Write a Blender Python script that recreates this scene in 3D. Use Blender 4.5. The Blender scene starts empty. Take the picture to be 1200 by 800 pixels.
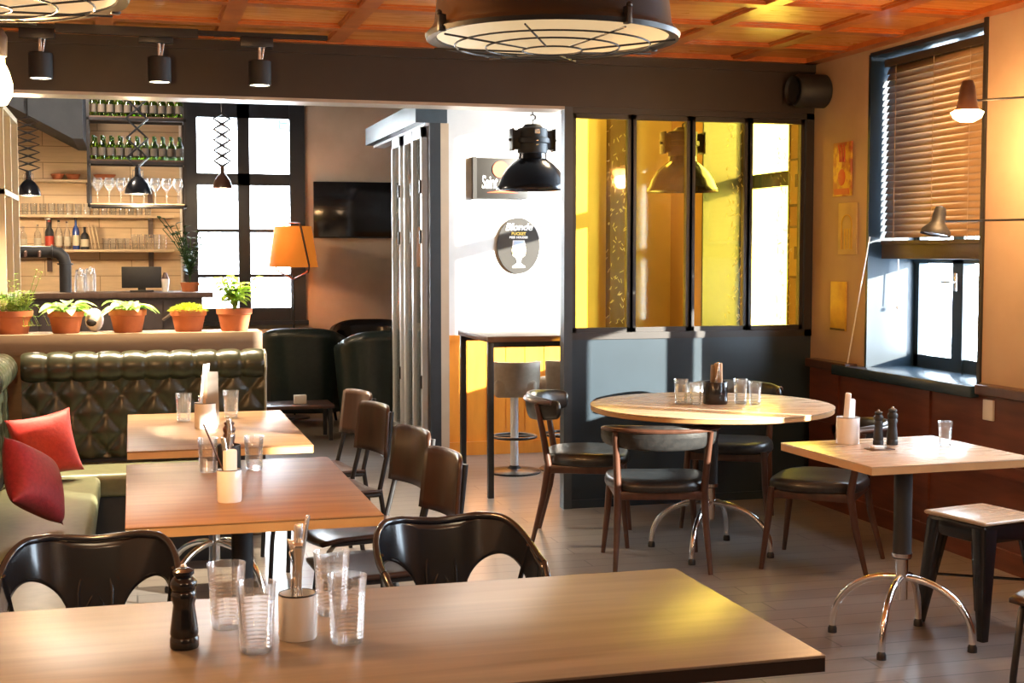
import bpy, bmesh, math, random
from mathutils import Vector, Matrix, Euler
PI = math.pi
R = math.radians
COL = bpy.context.scene.collection
rnd = random.Random(7)

# ------------------------------------------------------------------ materials
def new_mat(name):
    m = bpy.data.materials.new(name); m.use_nodes = True
    nt = m.node_tree; nt.nodes.clear()
    out = nt.nodes.new('ShaderNodeOutputMaterial')
    return m, nt, out

def coords(nt, scale=(1, 1, 1), kind='Object'):
    tc = nt.nodes.new('ShaderNodeTexCoord'); mp = nt.nodes.new('ShaderNodeMapping')
    mp.inputs['Scale'].default_value = scale
    nt.links.new(tc.outputs[kind], mp.inputs['Vector'])
    return mp.outputs['Vector']

def mixcol(nt, fac, a, b):
    n = nt.nodes.new('ShaderNodeMix'); n.data_type = 'RGBA'
    if hasattr(fac, 'is_linked'): nt.links.new(fac, n.inputs[0])
    else: n.inputs[0].default_value = fac
    for v, i in ((a, 6), (b, 7)):
        if hasattr(v, 'is_linked'): nt.links.new(v, n.inputs[i])
        else: n.inputs[i].default_value = (*v, 1)
    return n.outputs[2]

def ramp(nt, fac, lo, hi):
    n = nt.nodes.new('ShaderNodeMapRange'); n.inputs[1].default_value = lo; n.inputs[2].default_value = hi
    nt.links.new(fac, n.inputs[0]); return n.outputs[0]

def noise(nt, vec, scale, detail=4, rough=.55, dist=0):
    n = nt.nodes.new('ShaderNodeTexNoise'); n.inputs['Scale'].default_value = scale
    n.inputs['Detail'].default_value = detail; n.inputs['Roughness'].default_value = rough
    n.inputs['Distortion'].default_value = dist
    nt.links.new(vec, n.inputs['Vector']); return n.outputs[0]

def bump(nt, h, strength, dist=.01):
    b = nt.nodes.new('ShaderNodeBump'); b.inputs['Strength'].default_value = strength
    b.inputs['Distance'].default_value = dist
    nt.links.new(h, b.inputs['Height']); return b.outputs[0]

def mat(name, c, rough=.5, metal=0, c2=None, scale=(1, 1, 1), ns=6, lo=.35, hi=.65, bs=0, coat=0, rough2=None, sheen=0, spec=.5, emit=0, detail=4, dist=0, kind='Object'):
    m, nt, out = new_mat(name)
    p = nt.nodes.new('ShaderNodeBsdfPrincipled')
    nt.links.new(p.outputs[0], out.inputs[0])
    p.inputs['Roughness'].default_value = rough; p.inputs['Metallic'].default_value = metal
    p.inputs['Coat Weight'].default_value = coat; p.inputs['Coat Roughness'].default_value = .12
    p.inputs['Specular IOR Level'].default_value = spec
    p.inputs['Sheen Weight'].default_value = sheen
    p.inputs['Base Color'].default_value = (*c, 1)
    if emit:
        p.inputs['Emission Color'].default_value = (*c, 1); p.inputs['Emission Strength'].default_value = emit
    v = coords(nt, scale, kind)
    if c2 is None and not metal: c2 = tuple(x * .82 for x in c)
    n = noise(nt, v, ns, detail, dist=dist); f = ramp(nt, n, lo, hi)
    if c2: nt.links.new(mixcol(nt, f, c, c2), p.inputs['Base Color'])
    if rough2 is not None:
        r = nt.nodes.new('ShaderNodeMapRange'); nt.links.new(f, r.inputs[0])
        r.inputs[3].default_value = rough; r.inputs[4].default_value = rough2
        nt.links.new(r.outputs[0], p.inputs['Roughness'])
    if bs: nt.links.new(bump(nt, n, bs), p.inputs['Normal'])
    return m

def planks(name, c, c2, mortar, w, h, rough=.3, axes='xy', bs=.15, rough2=None, off=.37, spec=.5, grain=.4):
    """boards: brick pattern, grain noise along the board"""
    m, nt, out = new_mat(name)
    p = nt.nodes.new('ShaderNodeBsdfPrincipled'); nt.links.new(p.outputs[0], out.inputs[0])
    p.inputs['Specular IOR Level'].default_value = spec
    tc = nt.nodes.new('ShaderNodeTexCoord'); sp = nt.nodes.new('ShaderNodeSeparateXYZ'); cb = nt.nodes.new('ShaderNodeCombineXYZ')
    nt.links.new(tc.outputs['Object'], sp.inputs[0])
    for i, a in enumerate(axes): nt.links.new(sp.outputs['xyz'.index(a)], cb.inputs[i])
    b = nt.nodes.new('ShaderNodeTexBrick'); nt.links.new(cb.outputs[0], b.inputs['Vector'])
    b.offset = off; b.inputs['Scale'].default_value = 1
    b.inputs['Brick Width'].default_value = w; b.inputs['Row Height'].default_value = h
    b.inputs['Mortar Size'].default_value = .004; b.inputs['Mortar Smooth'].default_value = .2; b.inputs['Bias'].default_value = 0
    b.inputs['Color1'].default_value = (*c, 1); b.inputs['Color2'].default_value = (*c2, 1); b.inputs['Mortar'].default_value = (*mortar, 1)
    mp = nt.nodes.new('ShaderNodeMapping'); mp.inputs['Scale'].default_value = (1.2, 14, 1); nt.links.new(cb.outputs[0], mp.inputs[0])
    g = noise(nt, mp.outputs[0], 3, 6, .6, .6)
    dark = mixcol(nt, ramp(nt, g, .2, .85), (1, 1, 1), (1 - grain, 1 - grain, 1 - grain))
    mu = nt.nodes.new('ShaderNodeMix'); mu.data_type = 'RGBA'; mu.blend_type = 'MULTIPLY'; mu.inputs[0].default_value = .8
    nt.links.new(b.outputs[0], mu.inputs[6]); nt.links.new(dark, mu.inputs[7])
    nt.links.new(mu.outputs[2], p.inputs['Base Color'])
    p.inputs['Roughness'].default_value = rough
    if rough2 is not None:
        r = nt.nodes.new('ShaderNodeMapRange'); nt.links.new(g, r.inputs[0]); r.inputs[1].default_value = .3; r.inputs[2].default_value = .7
        r.inputs[3].default_value = rough; r.inputs[4].default_value = rough2; nt.links.new(r.outputs[0], p.inputs['Roughness'])
    inv = nt.nodes.new('ShaderNodeMath'); inv.operation = 'SUBTRACT'; inv.inputs[0].default_value = 1; nt.links.new(b.outputs[1], inv.inputs[1])
    nt.links.new(bump(nt, inv.outputs[0], bs, .004), p.inputs['Normal'])
    return m

def thin_glass(name, tint=(1, 1, 1), refl=.5, rough=.03, edge=(1, 1, 1), edge_bright=0):
    m, nt, out = new_mat(name)
    t = nt.nodes.new('ShaderNodeBsdfTransparent'); t.inputs[0].default_value = (*tint, 1)
    g = nt.nodes.new('ShaderNodeBsdfGlossy'); g.inputs['Roughness'].default_value = rough; g.inputs[0].default_value = (*edge, 1)
    lw = nt.nodes.new('ShaderNodeLayerWeight'); lw.inputs[0].default_value = .35
    mu = nt.nodes.new('ShaderNodeMath'); mu.operation = 'MULTIPLY_ADD'; mu.inputs[1].default_value = refl; mu.inputs[2].default_value = .03
    nt.links.new(lw.outputs['Fresnel'], mu.inputs[0])
    mx = nt.nodes.new('ShaderNodeMixShader'); nt.links.new(mu.outputs[0], mx.inputs[0])
    nt.links.new(t.outputs[0], mx.inputs[1]); nt.links.new(g.outputs[0], mx.inputs[2]); nt.links.new(mx.outputs[0], out.inputs[0])
    if edge_bright:  # white scatter stands in for bright reflections at the glass edges
        d = nt.nodes.new('ShaderNodeBsdfTranslucent'); d.inputs[0].default_value = (.95, .97, 1, 1)
        d2 = nt.nodes.new('ShaderNodeBsdfDiffuse'); d2.inputs[0].default_value = (.95, .97, 1, 1)
        a = nt.nodes.new('ShaderNodeMixShader'); nt.links.new(d.outputs[0], a.inputs[1]); nt.links.new(d2.outputs[0], a.inputs[2])
        b = nt.nodes.new('ShaderNodeMixShader'); b.inputs[0].default_value = edge_bright
        nt.links.new(mx.outputs[0], b.inputs[1]); nt.links.new(a.outputs[0], b.inputs[2]); nt.links.new(b.outputs[0], out.inputs[0])
    return m

def emission(name, c, s):
    m, nt, out = new_mat(name)
    e = nt.nodes.new('ShaderNodeEmission'); e.inputs[0].default_value = (*c, 1); e.inputs[1].default_value = s
    nt.links.new(e.outputs[0], out.inputs[0]); return m

def leafmat(name, c, c2, ns=8):
    m, nt, out = new_mat(name)
    v = coords(nt); f = ramp(nt, noise(nt, v, ns, 2), .4, .6); col = mixcol(nt, f, c, c2)
    p = nt.nodes.new('ShaderNodeBsdfPrincipled'); p.inputs['Roughness'].default_value = .4
    nt.links.new(col, p.inputs['Base Color'])
    t = nt.nodes.new('ShaderNodeBsdfTranslucent'); nt.links.new(col, t.inputs[0])
    mx = nt.nodes.new('ShaderNodeMixShader'); mx.inputs[0].default_value = .35
    nt.links.new(p.outputs[0], mx.inputs[1]); nt.links.new(t.outputs[0], mx.inputs[2]); nt.links.new(mx.outputs[0], out.inputs[0])
    return m

M = {}
M['floor'] = planks('floor_boards', (.25, .225, .205), (.205, .185, .17), (.09, .085, .08), 1.3, .14, .28, 'xy', .04, None, grain=.26)
M['ceil'] = mat('ceiling_wood', (.70, .31, .072), .27, c2=(.55, .20, .042), scale=(1.2, 9, 3), ns=2.2, coat=.25, detail=6, dist=.7, rough2=.4)
M['rib'] = mat('ceiling_rib_wood', (.52, .16, .038), .3, c2=(.40, .11, .026), scale=(2, 2, 2), ns=5, coat=.2)
M['plaster'] = mat('sandy_plaster', (.50, .36, .24), .62, c2=(.41, .285, .185), ns=2.2, lo=.3, hi=.7, bs=.12, detail=8)
M['concrete'] = mat('grey_plaster', (.66, .60, .56), .75, c2=(.50, .44, .40), ns=2.4, lo=.3, hi=.72, bs=.15, detail=9)
M['pale'] = mat('pale_plaster', (.70, .68, .66), .7, c2=(.55, .54, .53), ns=2.0, lo=.3, hi=.7, bs=.1, detail=8)
M['beam'] = mat('beam_paint', (.030, .021, .017), .42, c2=(.038, .027, .021), ns=3)
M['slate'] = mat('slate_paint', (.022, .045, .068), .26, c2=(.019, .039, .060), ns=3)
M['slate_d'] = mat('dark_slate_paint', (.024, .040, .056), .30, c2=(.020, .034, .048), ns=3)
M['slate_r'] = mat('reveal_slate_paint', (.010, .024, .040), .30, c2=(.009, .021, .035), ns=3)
M['wains'] = mat('red_brown_panel', (.17, .052, .026), .38, c2=(.11, .034, .018), scale=(1, 1, 8), ns=2.5, detail=6)
M['orange'] = mat('orange_panel', (.80, .30, .035), .28, c2=(.66, .22, .025), scale=(6, 1, 1), ns=2, coat=.3)
M['boards'] = planks('pine_boards', (.76, .57, .35), (.66, .48, .28), (.36, .24, .13), .75, .145, .5, 'xz', .2, grain=.28)
M['black'] = mat('black_metal', (.012, .012, .014), .35, c2=(.018, .018, .02), ns=9)
M['gloss'] = mat('black_enamel', (.007, .008, .011), .22, c2=(.010, .010, .013), ns=6, coat=.3, spec=.45)
M['matte'] = mat('matte_black', (.014, .015, .017), .55, c2=(.02, .02, .022), ns=9)
M['chrome'] = mat('chrome', (.78, .78, .78), .14, 1)
M['steel'] = mat('steel', (.74, .74, .74), .22, .75)
M['alu'] = mat('aluminium', (.80, .85, .90), .30, .2)
M['table_o'] = mat('table_wood', (.29, .160, .068), .40, c2=(.185, .092, .037), scale=(.8, 10, 10), ns=2.2, detail=6, dist=.7, spec=.35, lo=.3, hi=.7)
M['table_g'] = mat('table_wood_grey', (.175, .126, .080), .34, c2=(.110, .076, .047), scale=(.7, 11, 11), ns=2.2, detail=6, dist=.5, spec=.42, lo=.3, hi=.7)
M['table_l'] = mat('table_wood_light', (.60, .47, .34), .24, c2=(.50, .38, .27), scale=(.9, 12, 12), ns=2.2, detail=6, dist=.6, rough2=.32)
M['edge_d'] = mat('dark_edge', (.022, .013, .009), .6, spec=.2)
M['edge_l'] = mat('light_edge', (.55, .33, .14), .4)
M['ply'] = mat('dark_plywood', (.045, .021, .013), .36, c2=(.030, .014, .009), scale=(8, 8, 1), ns=3, coat=.1, spec=.35)
M['walnut'] = mat('dark_walnut', (.085, .036, .022), .35, c2=(.055, .023, .014), scale=(8, 8, 1), ns=3, coat=.2)
M['leather'] = mat('black_leather', (.018, .019, .020), .30, c2=(.028, .028, .028), ns=40, bs=.12)
M['leather_g'] = mat('dark_green_leather', (.010, .020, .018), .32, c2=(.016, .026, .024), ns=30, bs=.1)
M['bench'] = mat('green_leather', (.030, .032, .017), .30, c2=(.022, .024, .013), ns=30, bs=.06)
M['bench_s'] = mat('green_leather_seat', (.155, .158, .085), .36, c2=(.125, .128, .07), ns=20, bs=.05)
M['piping'] = mat('pale_piping', (.35, .35, .28), .5)
M['redc'] = mat('red_fabric', (.55, .035, .022), .6, c2=(.45, .025, .018), ns=60, bs=.12, sheen=.08)
M['wine'] = mat('wine_fabric', (.30, .018, .035), .65, c2=(.22, .012, .025), ns=60, bs=.12, sheen=.08)
M['redl'] = mat('red_leather', (.42, .012, .02), .3, c2=(.34, .01, .016), ns=20, bs=.05)
M['terra'] = mat('terracotta', (.52, .165, .06), .75, c2=(.44, .135, .05), ns=14, bs=.06)
M['soil'] = mat('soil', (.03, .02, .012), .95, ns=40, bs=.4)
M['ledge'] = mat('ledge_wood', (.235, .16, .095), .5, c2=(.19, .128, .075), scale=(1, 1, 9), ns=2.5)
M['lightwood'] = mat('light_wood', (.62, .47, .29), .5, c2=(.54, .4, .24), scale=(1, 6, 6), ns=3)
M['darkwood'] = mat('dark_counter_wood', (.10, .055, .035), .5, c2=(.07, .036, .022), scale=(9, 9, 1), ns=2.5)
M['white'] = mat('white_ceramic', (.82, .81, .78), .2, c2=(.8, .79, .76), coat=.4)
M['paper'] = mat('white_paper', (.85, .84, .80), .8, c2=(.8, .79, .75))
M['kraft'] = mat('kraft_paper', (.48, .33, .2), .8)
M['copper'] = mat('brown_enamel', (.10, .045, .03), .35, coat=.3)
M['wired'] = thin_glass('clear_glass', (.985, .99, .99), .5, .08, edge_bright=.08)
M['pane'] = thin_glass('window_glass', (.97, .985, .99), .35, .01)
M['door_glass'] = thin_glass('sliding_door_glass', (.80, .88, .90), .8, .03, edge_bright=.07)
M['tumbler'] = thin_glass('tumbler_glass', (.985, .99, .99), .62, .08, edge_bright=.05)
M['yellow'] = thin_glass('yellow_glass', (.99, .785, .24), .22, .05)
M['relief'] = mat('yellow_relief', (.85, .62, .12), .25, emit=0, coat=.5)
M['bottle'] = thin_glass('green_bottle', (.50, .68, .16), .5, .08)
M['label'] = mat('dark_label', (.10, .075, .05), .7)
M['labelw'] = mat('pale_label', (.6, .55, .42), .7)
M['gold'] = mat('gold_foil', (.5, .36, .08), .35, .7)
M['cream'] = mat('cream_reflector', (.80, .66, .42), .5, c2=(.78, .64, .40), emit=.30)
M['lamp_shade'] = mat('orange_lampshade', (.95, .27, .03), .8, c2=(.95, .24, .02), emit=.30)
M['taupe'] = mat('taupe_upholstery', (.36, .30, .23), .6, c2=(.31, .26, .2), ns=30)
M['blind'] = mat('brown_blind', (.40, .25, .125), .38, c2=(.33, .20, .095), scale=(1, 1, 1), ns=3)
M['blind_d'] = mat('dark_blind_rail', (.07, .05, .035), .45)
M['tv'] = mat('tv_screen', (.008, .008, .010), .12, c2=(.009, .009, .011), coat=.5)
M['screen'] = M['tv']
M['facade'] = mat('white_facade', (.8, .8, .8), .9)
M['facade_w'] = mat('blue_shutters', (.010, .032, .05), .6)
M['radiator'] = mat('radiator_white', (.55, .47, .38), .45)
M['signk'] = mat('sign_black', (.02, .018, .016), .4)
M['signr'] = mat('sign_red', (.75, .09, .03), .5)
M['signw'] = mat('sign_white', (.85, .82, .78), .5)
M['signy'] = mat('sign_beer', (.9, .62, .12), .5)
M['signg'] = mat('sign_glass', (.45, .52, .66), .5)
M['tile_y'] = mat('yellow_tile', (.68, .45, .05), .4, c2=(.52, .28, .05), ns=9)
M['tile_r'] = mat('red_yellow_tile', (.72, .46, .05), .4, c2=(.40, .10, .03), ns=11, lo=.42, hi=.55)
M['tile_o'] = mat('ochre_tile', (.55, .40, .17), .5, c2=(.46, .34, .15), ns=9)
M['cream_shelf'] = mat('cream_shelf', (.72, .58, .38), .5, c2=(.68, .53, .34), ns=4)
M['greypanel'] = mat('grey_panel', (.32, .30, .28), .5)
M['thyme'] = leafmat('small_leaf_green', (.20, .36, .06), (.45, .52, .09), 14)
M['hosta'] = leafmat('variegated_leaf', (.16, .42, .05), (.78, .86, .42), 17)
M['moss'] = leafmat('lime_moss', (.50, .58, .04), (.32, .45, .03), 30)
M['basil'] = leafmat('bright_leaf', (.28, .52, .05), (.55, .72, .14), 14)
M['dark_leaf'] = leafmat('dark_leaf', (.035, .09, .03), (.06, .14, .04), 10)
M['blue'] = mat('blue_glass_bottle', (.02, .06, .3), .1, coat=.5)
M['redcap'] = mat('red_cap', (.55, .06, .03), .4)
M['bulb'] = emission('warm_bulb', (1, .56, .20), 28)
M['spot_e'] = emission('spot_lens', (1, .86, .62), 14)
M['wall_e'] = emission('wall_lamp_lens', (1, .55, .20), 40)
M['dim_e'] = emission('dim_lens', (1, .62, .32), 3)
M['trimw'] = mat('beam_edge_strip', (.50, .44, .37), .35)
M['lampblack'] = mat('lamp_black', (.012, .014, .018), .38, c2=(.016, .018, .022), ns=6)
M['trim'] = mat('dark_trim', (.03, .026, .025), .4)
M['greytrim'] = mat('grey_blue_trim', (.05, .064, .075), .35)

# ------------------------------------------------------------------ mesh builder
class MB:
    def __init__(s): s.b = bmesh.new()
    def _x(s, vs, mx):
        if mx is not None: bmesh.ops.transform(s.b, matrix=mx, verts=vs)
        return s
    def box(s, a, b, bev=0, mx=None, seg=2):
        a, b = Vector(a), Vector(b); lo = Vector(map(min, a, b)); hi = Vector(map(max, a, b))
        r = bmesh.ops.create_cube(s.b, size=1); vs = r['verts']
        bmesh.ops.scale(s.b, vec=hi - lo, verts=vs); bmesh.ops.translate(s.b, vec=(lo + hi) / 2, verts=vs)
        if bev:
            es = list({e for v in vs for e in v.link_edges})
            q = bmesh.ops.bevel(s.b, geom=es, offset=bev, segments=seg, affect='EDGES', profile=.5)
            vs = list({v for f in q['faces'] for v in f.verts} | {v for v in vs if v.is_valid})
        return s._x(vs, mx)
    def tube(s, pts, r, n=10, closed=False, cap=True, mx=None):
        pts = [Vector(p) for p in pts]; N = len(pts)
        rs = r if isinstance(r, (list, tuple)) else [r] * N
        rings = []; prev = None
        for i, p in enumerate(pts):
            if closed: t = pts[(i + 1) % N] - pts[i - 1]
            else: t = pts[min(i + 1, N - 1)] - pts[max(i - 1, 0)]
            t.normalize()
            if prev is None:
                u = t.orthogonal().normalized()
            else:
                u = prev - t * prev.dot(t)
                u = u.normalized() if u.length > 1e-6 else t.orthogonal().normalized()
            prev = u; w = t.cross(u)
            rings.append([s.b.verts.new(p + rs[i] * (math.cos(2 * PI * k / n) * u + math.sin(2 * PI * k / n) * w)) for k in range(n)])
        for i in range(N if closed else N - 1):
            A, B = rings[i], rings[(i + 1) % N]
            off = 0
            if closed and i == N - 1:
                off = min(range(n), key=lambda o: (A[0].co - B[o].co).length)
            for k in range(n):
                s.b.faces.new((A[k], A[(k + 1) % n], B[(k + 1 + off) % n], B[(k + off) % n]))
        if cap and not closed:
            s.b.faces.new(rings[0][::-1]); s.b.faces.new(rings[-1])
        return s._x([v for g in rings for v in g], mx)
    def lathe(s, prof, n=24, mx=None, a0=0, a1=2 * PI):
        full = abs(a1 - a0 - 2 * PI) < 1e-6; rings = []
        cnt = n if full else n + 1
        for (r, z) in prof:
            if r < 1e-6: rings.append([s.b.verts.new((0, 0, z))])
            else: rings.append([s.b.verts.new((r * math.cos(a0 + (a1 - a0) * k / n), r * math.sin(a0 + (a1 - a0) * k / n), z)) for k in range(cnt)])
        for A, B in zip(rings, rings[1:]):
            if len(A) == 1 and len(B) == 1: continue
            for k in range(n):
                k2 = (k + 1) % cnt
                if len(A) == 1: f = (A[0], B[k2], B[k])
                elif len(B) == 1: f = (A[k], A[k2], B[0])
                else: f = (A[k], A[k2], B[k2], B[k])
                s.b.faces.new(f)
        return s._x([v for g in rings for v in g], mx)
    def prism(s, poly, axis, a, b, mx=None):
        """polygon in the plane normal to axis, extruded a..b"""
        def P(p, c): return {'x': (c, p[0], p[1]), 'y': (p[0], c, p[1]), 'z': (p[0], p[1], c)}[axis]
        A = [s.b.verts.new(P(p, a)) for p in poly]; B = [s.b.verts.new(P(p, b)) for p in poly]
        s.b.faces.new(A[::-1]); s.b.faces.new(B); n = len(poly)
        for i in range(n): s.b.faces.new((A[i], A[(i + 1) % n], B[(i + 1) % n], B[i]))
        return s._x(A + B, mx)
    def grid(s, fn, nu, nv, mx=None, cu=False, keep=None):
        V = [[s.b.verts.new(fn(i / nu, j / nv)) for j in range(nv + 1)] for i in range(nu if cu else nu + 1)]
        for i in range(nu):
            for j in range(nv):
                if keep and not keep((i + .5) / nu, (j + .5) / nv): continue
                i2 = (i + 1) % nu if cu else i + 1
                s.b.faces.new((V[i][j], V[i2][j], V[i2][j + 1], V[i][j + 1]))
        vs = [v for g in V for v in g]
        return s._x(vs, mx)
    def sphere(s, c, r, n=16, mx=None):
        q = bmesh.ops.create_uvsphere(s.b, u_segments=n, v_segments=max(6, n // 2), radius=1)
        rr = r if isinstance(r, (tuple, list)) else (r, r, r)
        bmesh.ops.scale(s.b, vec=rr, verts=q['verts']); bmesh.ops.translate(s.b, vec=c, verts=q['verts'])
        return s._x(q['verts'], mx)
    def build(s, name, m, parent=None, smooth=True, loc=None, solid=0, sub=0, ang=38, off=0):
        loose = [v for v in s.b.verts if not v.link_faces]
        if loose: bmesh.ops.delete(s.b, geom=loose, context='VERTS')
        bmesh.ops.recalc_face_normals(s.b, faces=s.b.faces)
        for f in s.b.faces: f.smooth = smooth
        if smooth:
            for e in s.b.edges:
                if len(e.link_faces) == 2 and e.calc_face_angle(0) > R(ang): e.smooth = False
        me = bpy.data.meshes.new(name); s.b.to_mesh(me); s.b.free()
        me.materials.append(m)
        o = bpy.data.objects.new(name, me); COL.objects.link(o)
        if parent is not None: o.parent = parent
        if loc is not None: o.location = loc
        if solid:
            md = o.modifiers.new('solid', 'SOLIDIFY'); md.thickness = solid; md.offset = off
        if sub:
            md = o.modifiers.new('sub', 'SUBSURF'); md.levels = sub; md.render_levels = sub
        return o

def T(x=0, y=0, z=0, rx=0, ry=0, rz=0, s=1):
    return Matrix.Translation((x, y, z)) @ Euler((rx, ry, rz)).to_matrix().to_4x4() @ Matrix.Scale(s, 4)

def tag(o, label, cat, group=None, kind=None):
    o['label'] = label; o['category'] = cat
    if group: o['group'] = group
    if kind: o['kind'] = kind
    return o
def thing(name, label, cat, loc=(0, 0, 0), rz=0, group=None):
    o = bpy.data.objects.new(name, None); COL.objects.link(o); o.empty_display_size = .1
    o.location = loc; o.rotation_euler = (0, 0, rz)
    return tag(o, label, cat, group)
def struct_root(name):
    o = bpy.data.objects.new(name, None); COL.objects.link(o); o['kind'] = 'structure'; return o
def struct(name, mb, m, smooth=False):
    o = mb.build(name, m, None, smooth); o['kind'] = 'structure'; return o
def dup(root, loc, rz=None, label=None, group=None, scale=None):
    def cp(o, par):
        c = o.copy(); COL.objects.link(c)
        if par is not None: c.parent = par
        for ch in o.children: cp(ch, c)
        return c
    r = cp(root, None); r.location = loc
    if rz is not None: r.rotation_euler = (0, 0, rz)
    if scale is not None: r.scale = (scale,) * 3 if not isinstance(scale, tuple) else scale
    if label: r['label'] = label
    if group: r['group'] = group
    return r
def arc(c, r, a0, a1, n, plane='xz'):
    out = []
    for i in range(n + 1):
        a = a0 + (a1 - a0) * i / n; u, v = r * math.cos(a), r * math.sin(a)
        out.append({'xz': (c[0] + u, c[1], c[2] + v), 'xy': (c[0] + u, c[1] + v, c[2]), 'yz': (c[0], c[1] + u, c[2] + v)}[plane])
    return out
def light(kind, name, loc, power, color, **k):
    d = bpy.data.lights.new(name, kind); d.energy = power; d.color = color
    for a, v in k.items():
        if a not in ('rot',): setattr(d, a, v)
    o = bpy.data.objects.new(name, d); COL.objects.link(o); o.location = loc
    if 'rot' in k: o.rotation_euler = k['rot']
    return o

XR, XL, YP, ZC = 4.03, -2.2, 7.6, 2.65
XW = 4.33                                      # plane of the window sashes
# ------------------------------------------------------------------ shell
struct('floor', MB().box((XL - .2, -1.7, -.1), (XR + .4, 13.2, 0)), M['floor'])
c = MB(); c.box((XL - .2, -1.7, 2.678), (XR + .4, YP + .2, 2.80))
ceiling = struct('ceiling', c, M['ceil'])
c = MB()
for k in range(-4, 7):
    x = .49 + .602 * k
    if x > 4.0: continue
    c.box((x - .042, -1.5, 2.655), (x + .042, YP, 2.70)); c.box((x - .056, -1.5, 2.669), (x + .056, YP, 2.70))
for k in range(-14, 2):
    y = 7.10 + .595 * k
    c.box((XL, y - .042, 2.6545), (XR, y + .042, 2.70)); c.box((XL, y - .056, 2.6685), (XR, y + .056, 2.70))
c.box((XR - .09, -1.5, 2.65), (XR, YP, 2.70)); c.box((XL, YP - .06, 2.65), (XR, YP, 2.70))
rb = c.build('ribs', M['rib'], ceiling, False)
struct('ceiling_bar', MB().box((XL - .2, YP + .2, 3.0), (XR + .4, 13.2, 3.1)), mat('bar_ceiling', (.10, .10, .105), .7))
struct('beam_lower_ceiling', MB().box((XL, YP + .19, 2.6), (XR + .4, YP + .24, 3.05)), M['beam']).name = 'trim_1'
struct('wall_left', MB().box((XL - .2, -1.7, 0), (XL, 13.2, 3.1)), M['plaster'])
struct('wall_front', MB().box((XL - .2, -1.8, 0), (XR + .4, -1.6, 2.8)), mat('dark_plaster', (.055, .048, .045), .7))
# right wall with three openings
WINS = [(3.78, 4.86), (5.87, 6.95), (7.92, 9.28), (1.70, 2.78)]
TOPS = [2.62, 2.62, 2.95, 2.62]
c = MB(); ys = [-1.7]
for a, b in sorted(WINS): ys += [a, b]
ys.append(13.2)
for a, b in zip(ys[::2], ys[1::2]): c.box((XR, a, 0), (XR + .36, b, 3.1))
for (a, b), tz in zip(WINS, TOPS): c.box((XR, a, 0), (XR + .36, b, .82)); c.box((XR, a, tz), (XR + .36, b, 3.1))
struct('wall_right', c, M['plaster'])
# back wall with window hole (bar side boards are a separate facing)
BX0, BX1, BZ0, BZ1, YB = .535, 1.50, .90, 2.90, 13.0
c = MB(); c.box((XL, YB, 0), (BX0, YB + .25, 3.1)); c.box((BX1, YB, 0), (XR + .4, YB + .25, 3.1))
c.box((BX0, YB, 0), (BX1, YB + .25, BZ0)); c.box((BX0, YB, BZ1), (BX1, YB + .25, 3.1))
struct('wall_back', c, M['concrete'])
struct('wall_boards', MB().box((XL, YB - .06, 0), (.435, YB - .001, 3.0)), M['boards'])
struct('trim_2', MB().box((.435, YB - .075, 0), (.455, YB - .001, 3.0)), M['signw'])
# middle pale wall
struct('wall_middle', MB().box((2.25, 9.9, .9), (XR, 10.05, 3.0)), M['pale'])
c = MB().box((2.25, 9.88, .10), (XR, 10.05, .86)); c.box((2.25, 9.865, .86), (XR, 10.05, .90)); c.box((2.25, 9.86, 0), (XR, 10.05, .10))
for k in range(12): c.box((2.25 + .15 * k, 9.876, .1), (2.254 + .15 * k, 9.88, .86))
struct('wall_wainscot', c, M['orange'])
struct('dark_wall_band', MB().box((3.50, 9.80, .0), (3.70, 9.90, 3.0)), M['darkwood'])  # dark upright strip built for a dark band on the pale wall
# beam
c = MB().box((XL, YP, 2.355), (XR, YP + .2, 2.60)); c.box((XL, YP - .012, 2.60), (XR, YP + .2, 2.66))
bm_ = struct('beam', c, M['beam'])
s_ = MB().box((XL, YP - .004, 2.338), (2.43, YP + .2, 2.355)).build('edge_strip', M['trimw'], bm_, False)
# wainscot along right wall below sill
c = MB().box((XR - .05, -1.5, .10), (XR, 7.52, .82)); c.box((XR - .07, -1.5, 0), (XR, 7.52, .10))
for k in range(10): c.box((XR - .062, -1.4 + .95 * k, .1), (XR - .05, -1.33 + .95 * k, .8))
c.box((XR - .062, -1.5, .44), (XR - .05, 7.5, .50))
struct('wall_wainscot_right', c, M['wains'])
c = MB()
for a, b in ((-1.5, 1.62), (2.98, 3.70), (4.94, 5.78), (7.04, 7.52)): c.box((XR - .085, a, .82), (XR, b, .87), .006)
struct('trim_4', c, M['walnut'])
struct('trim_5', MB().box((XR - .012, 5.845, .87), (XR + .002, 5.87, 2.65)), M['trim'])
so = MB().box((XR - .064, 5.66, .70), (XR - .048, 5.74, .80), .004); so = so.build('power_socket', M['white'])
tag(so, 'small white power socket on the red-brown wainscot under the window', 'socket')

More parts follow.
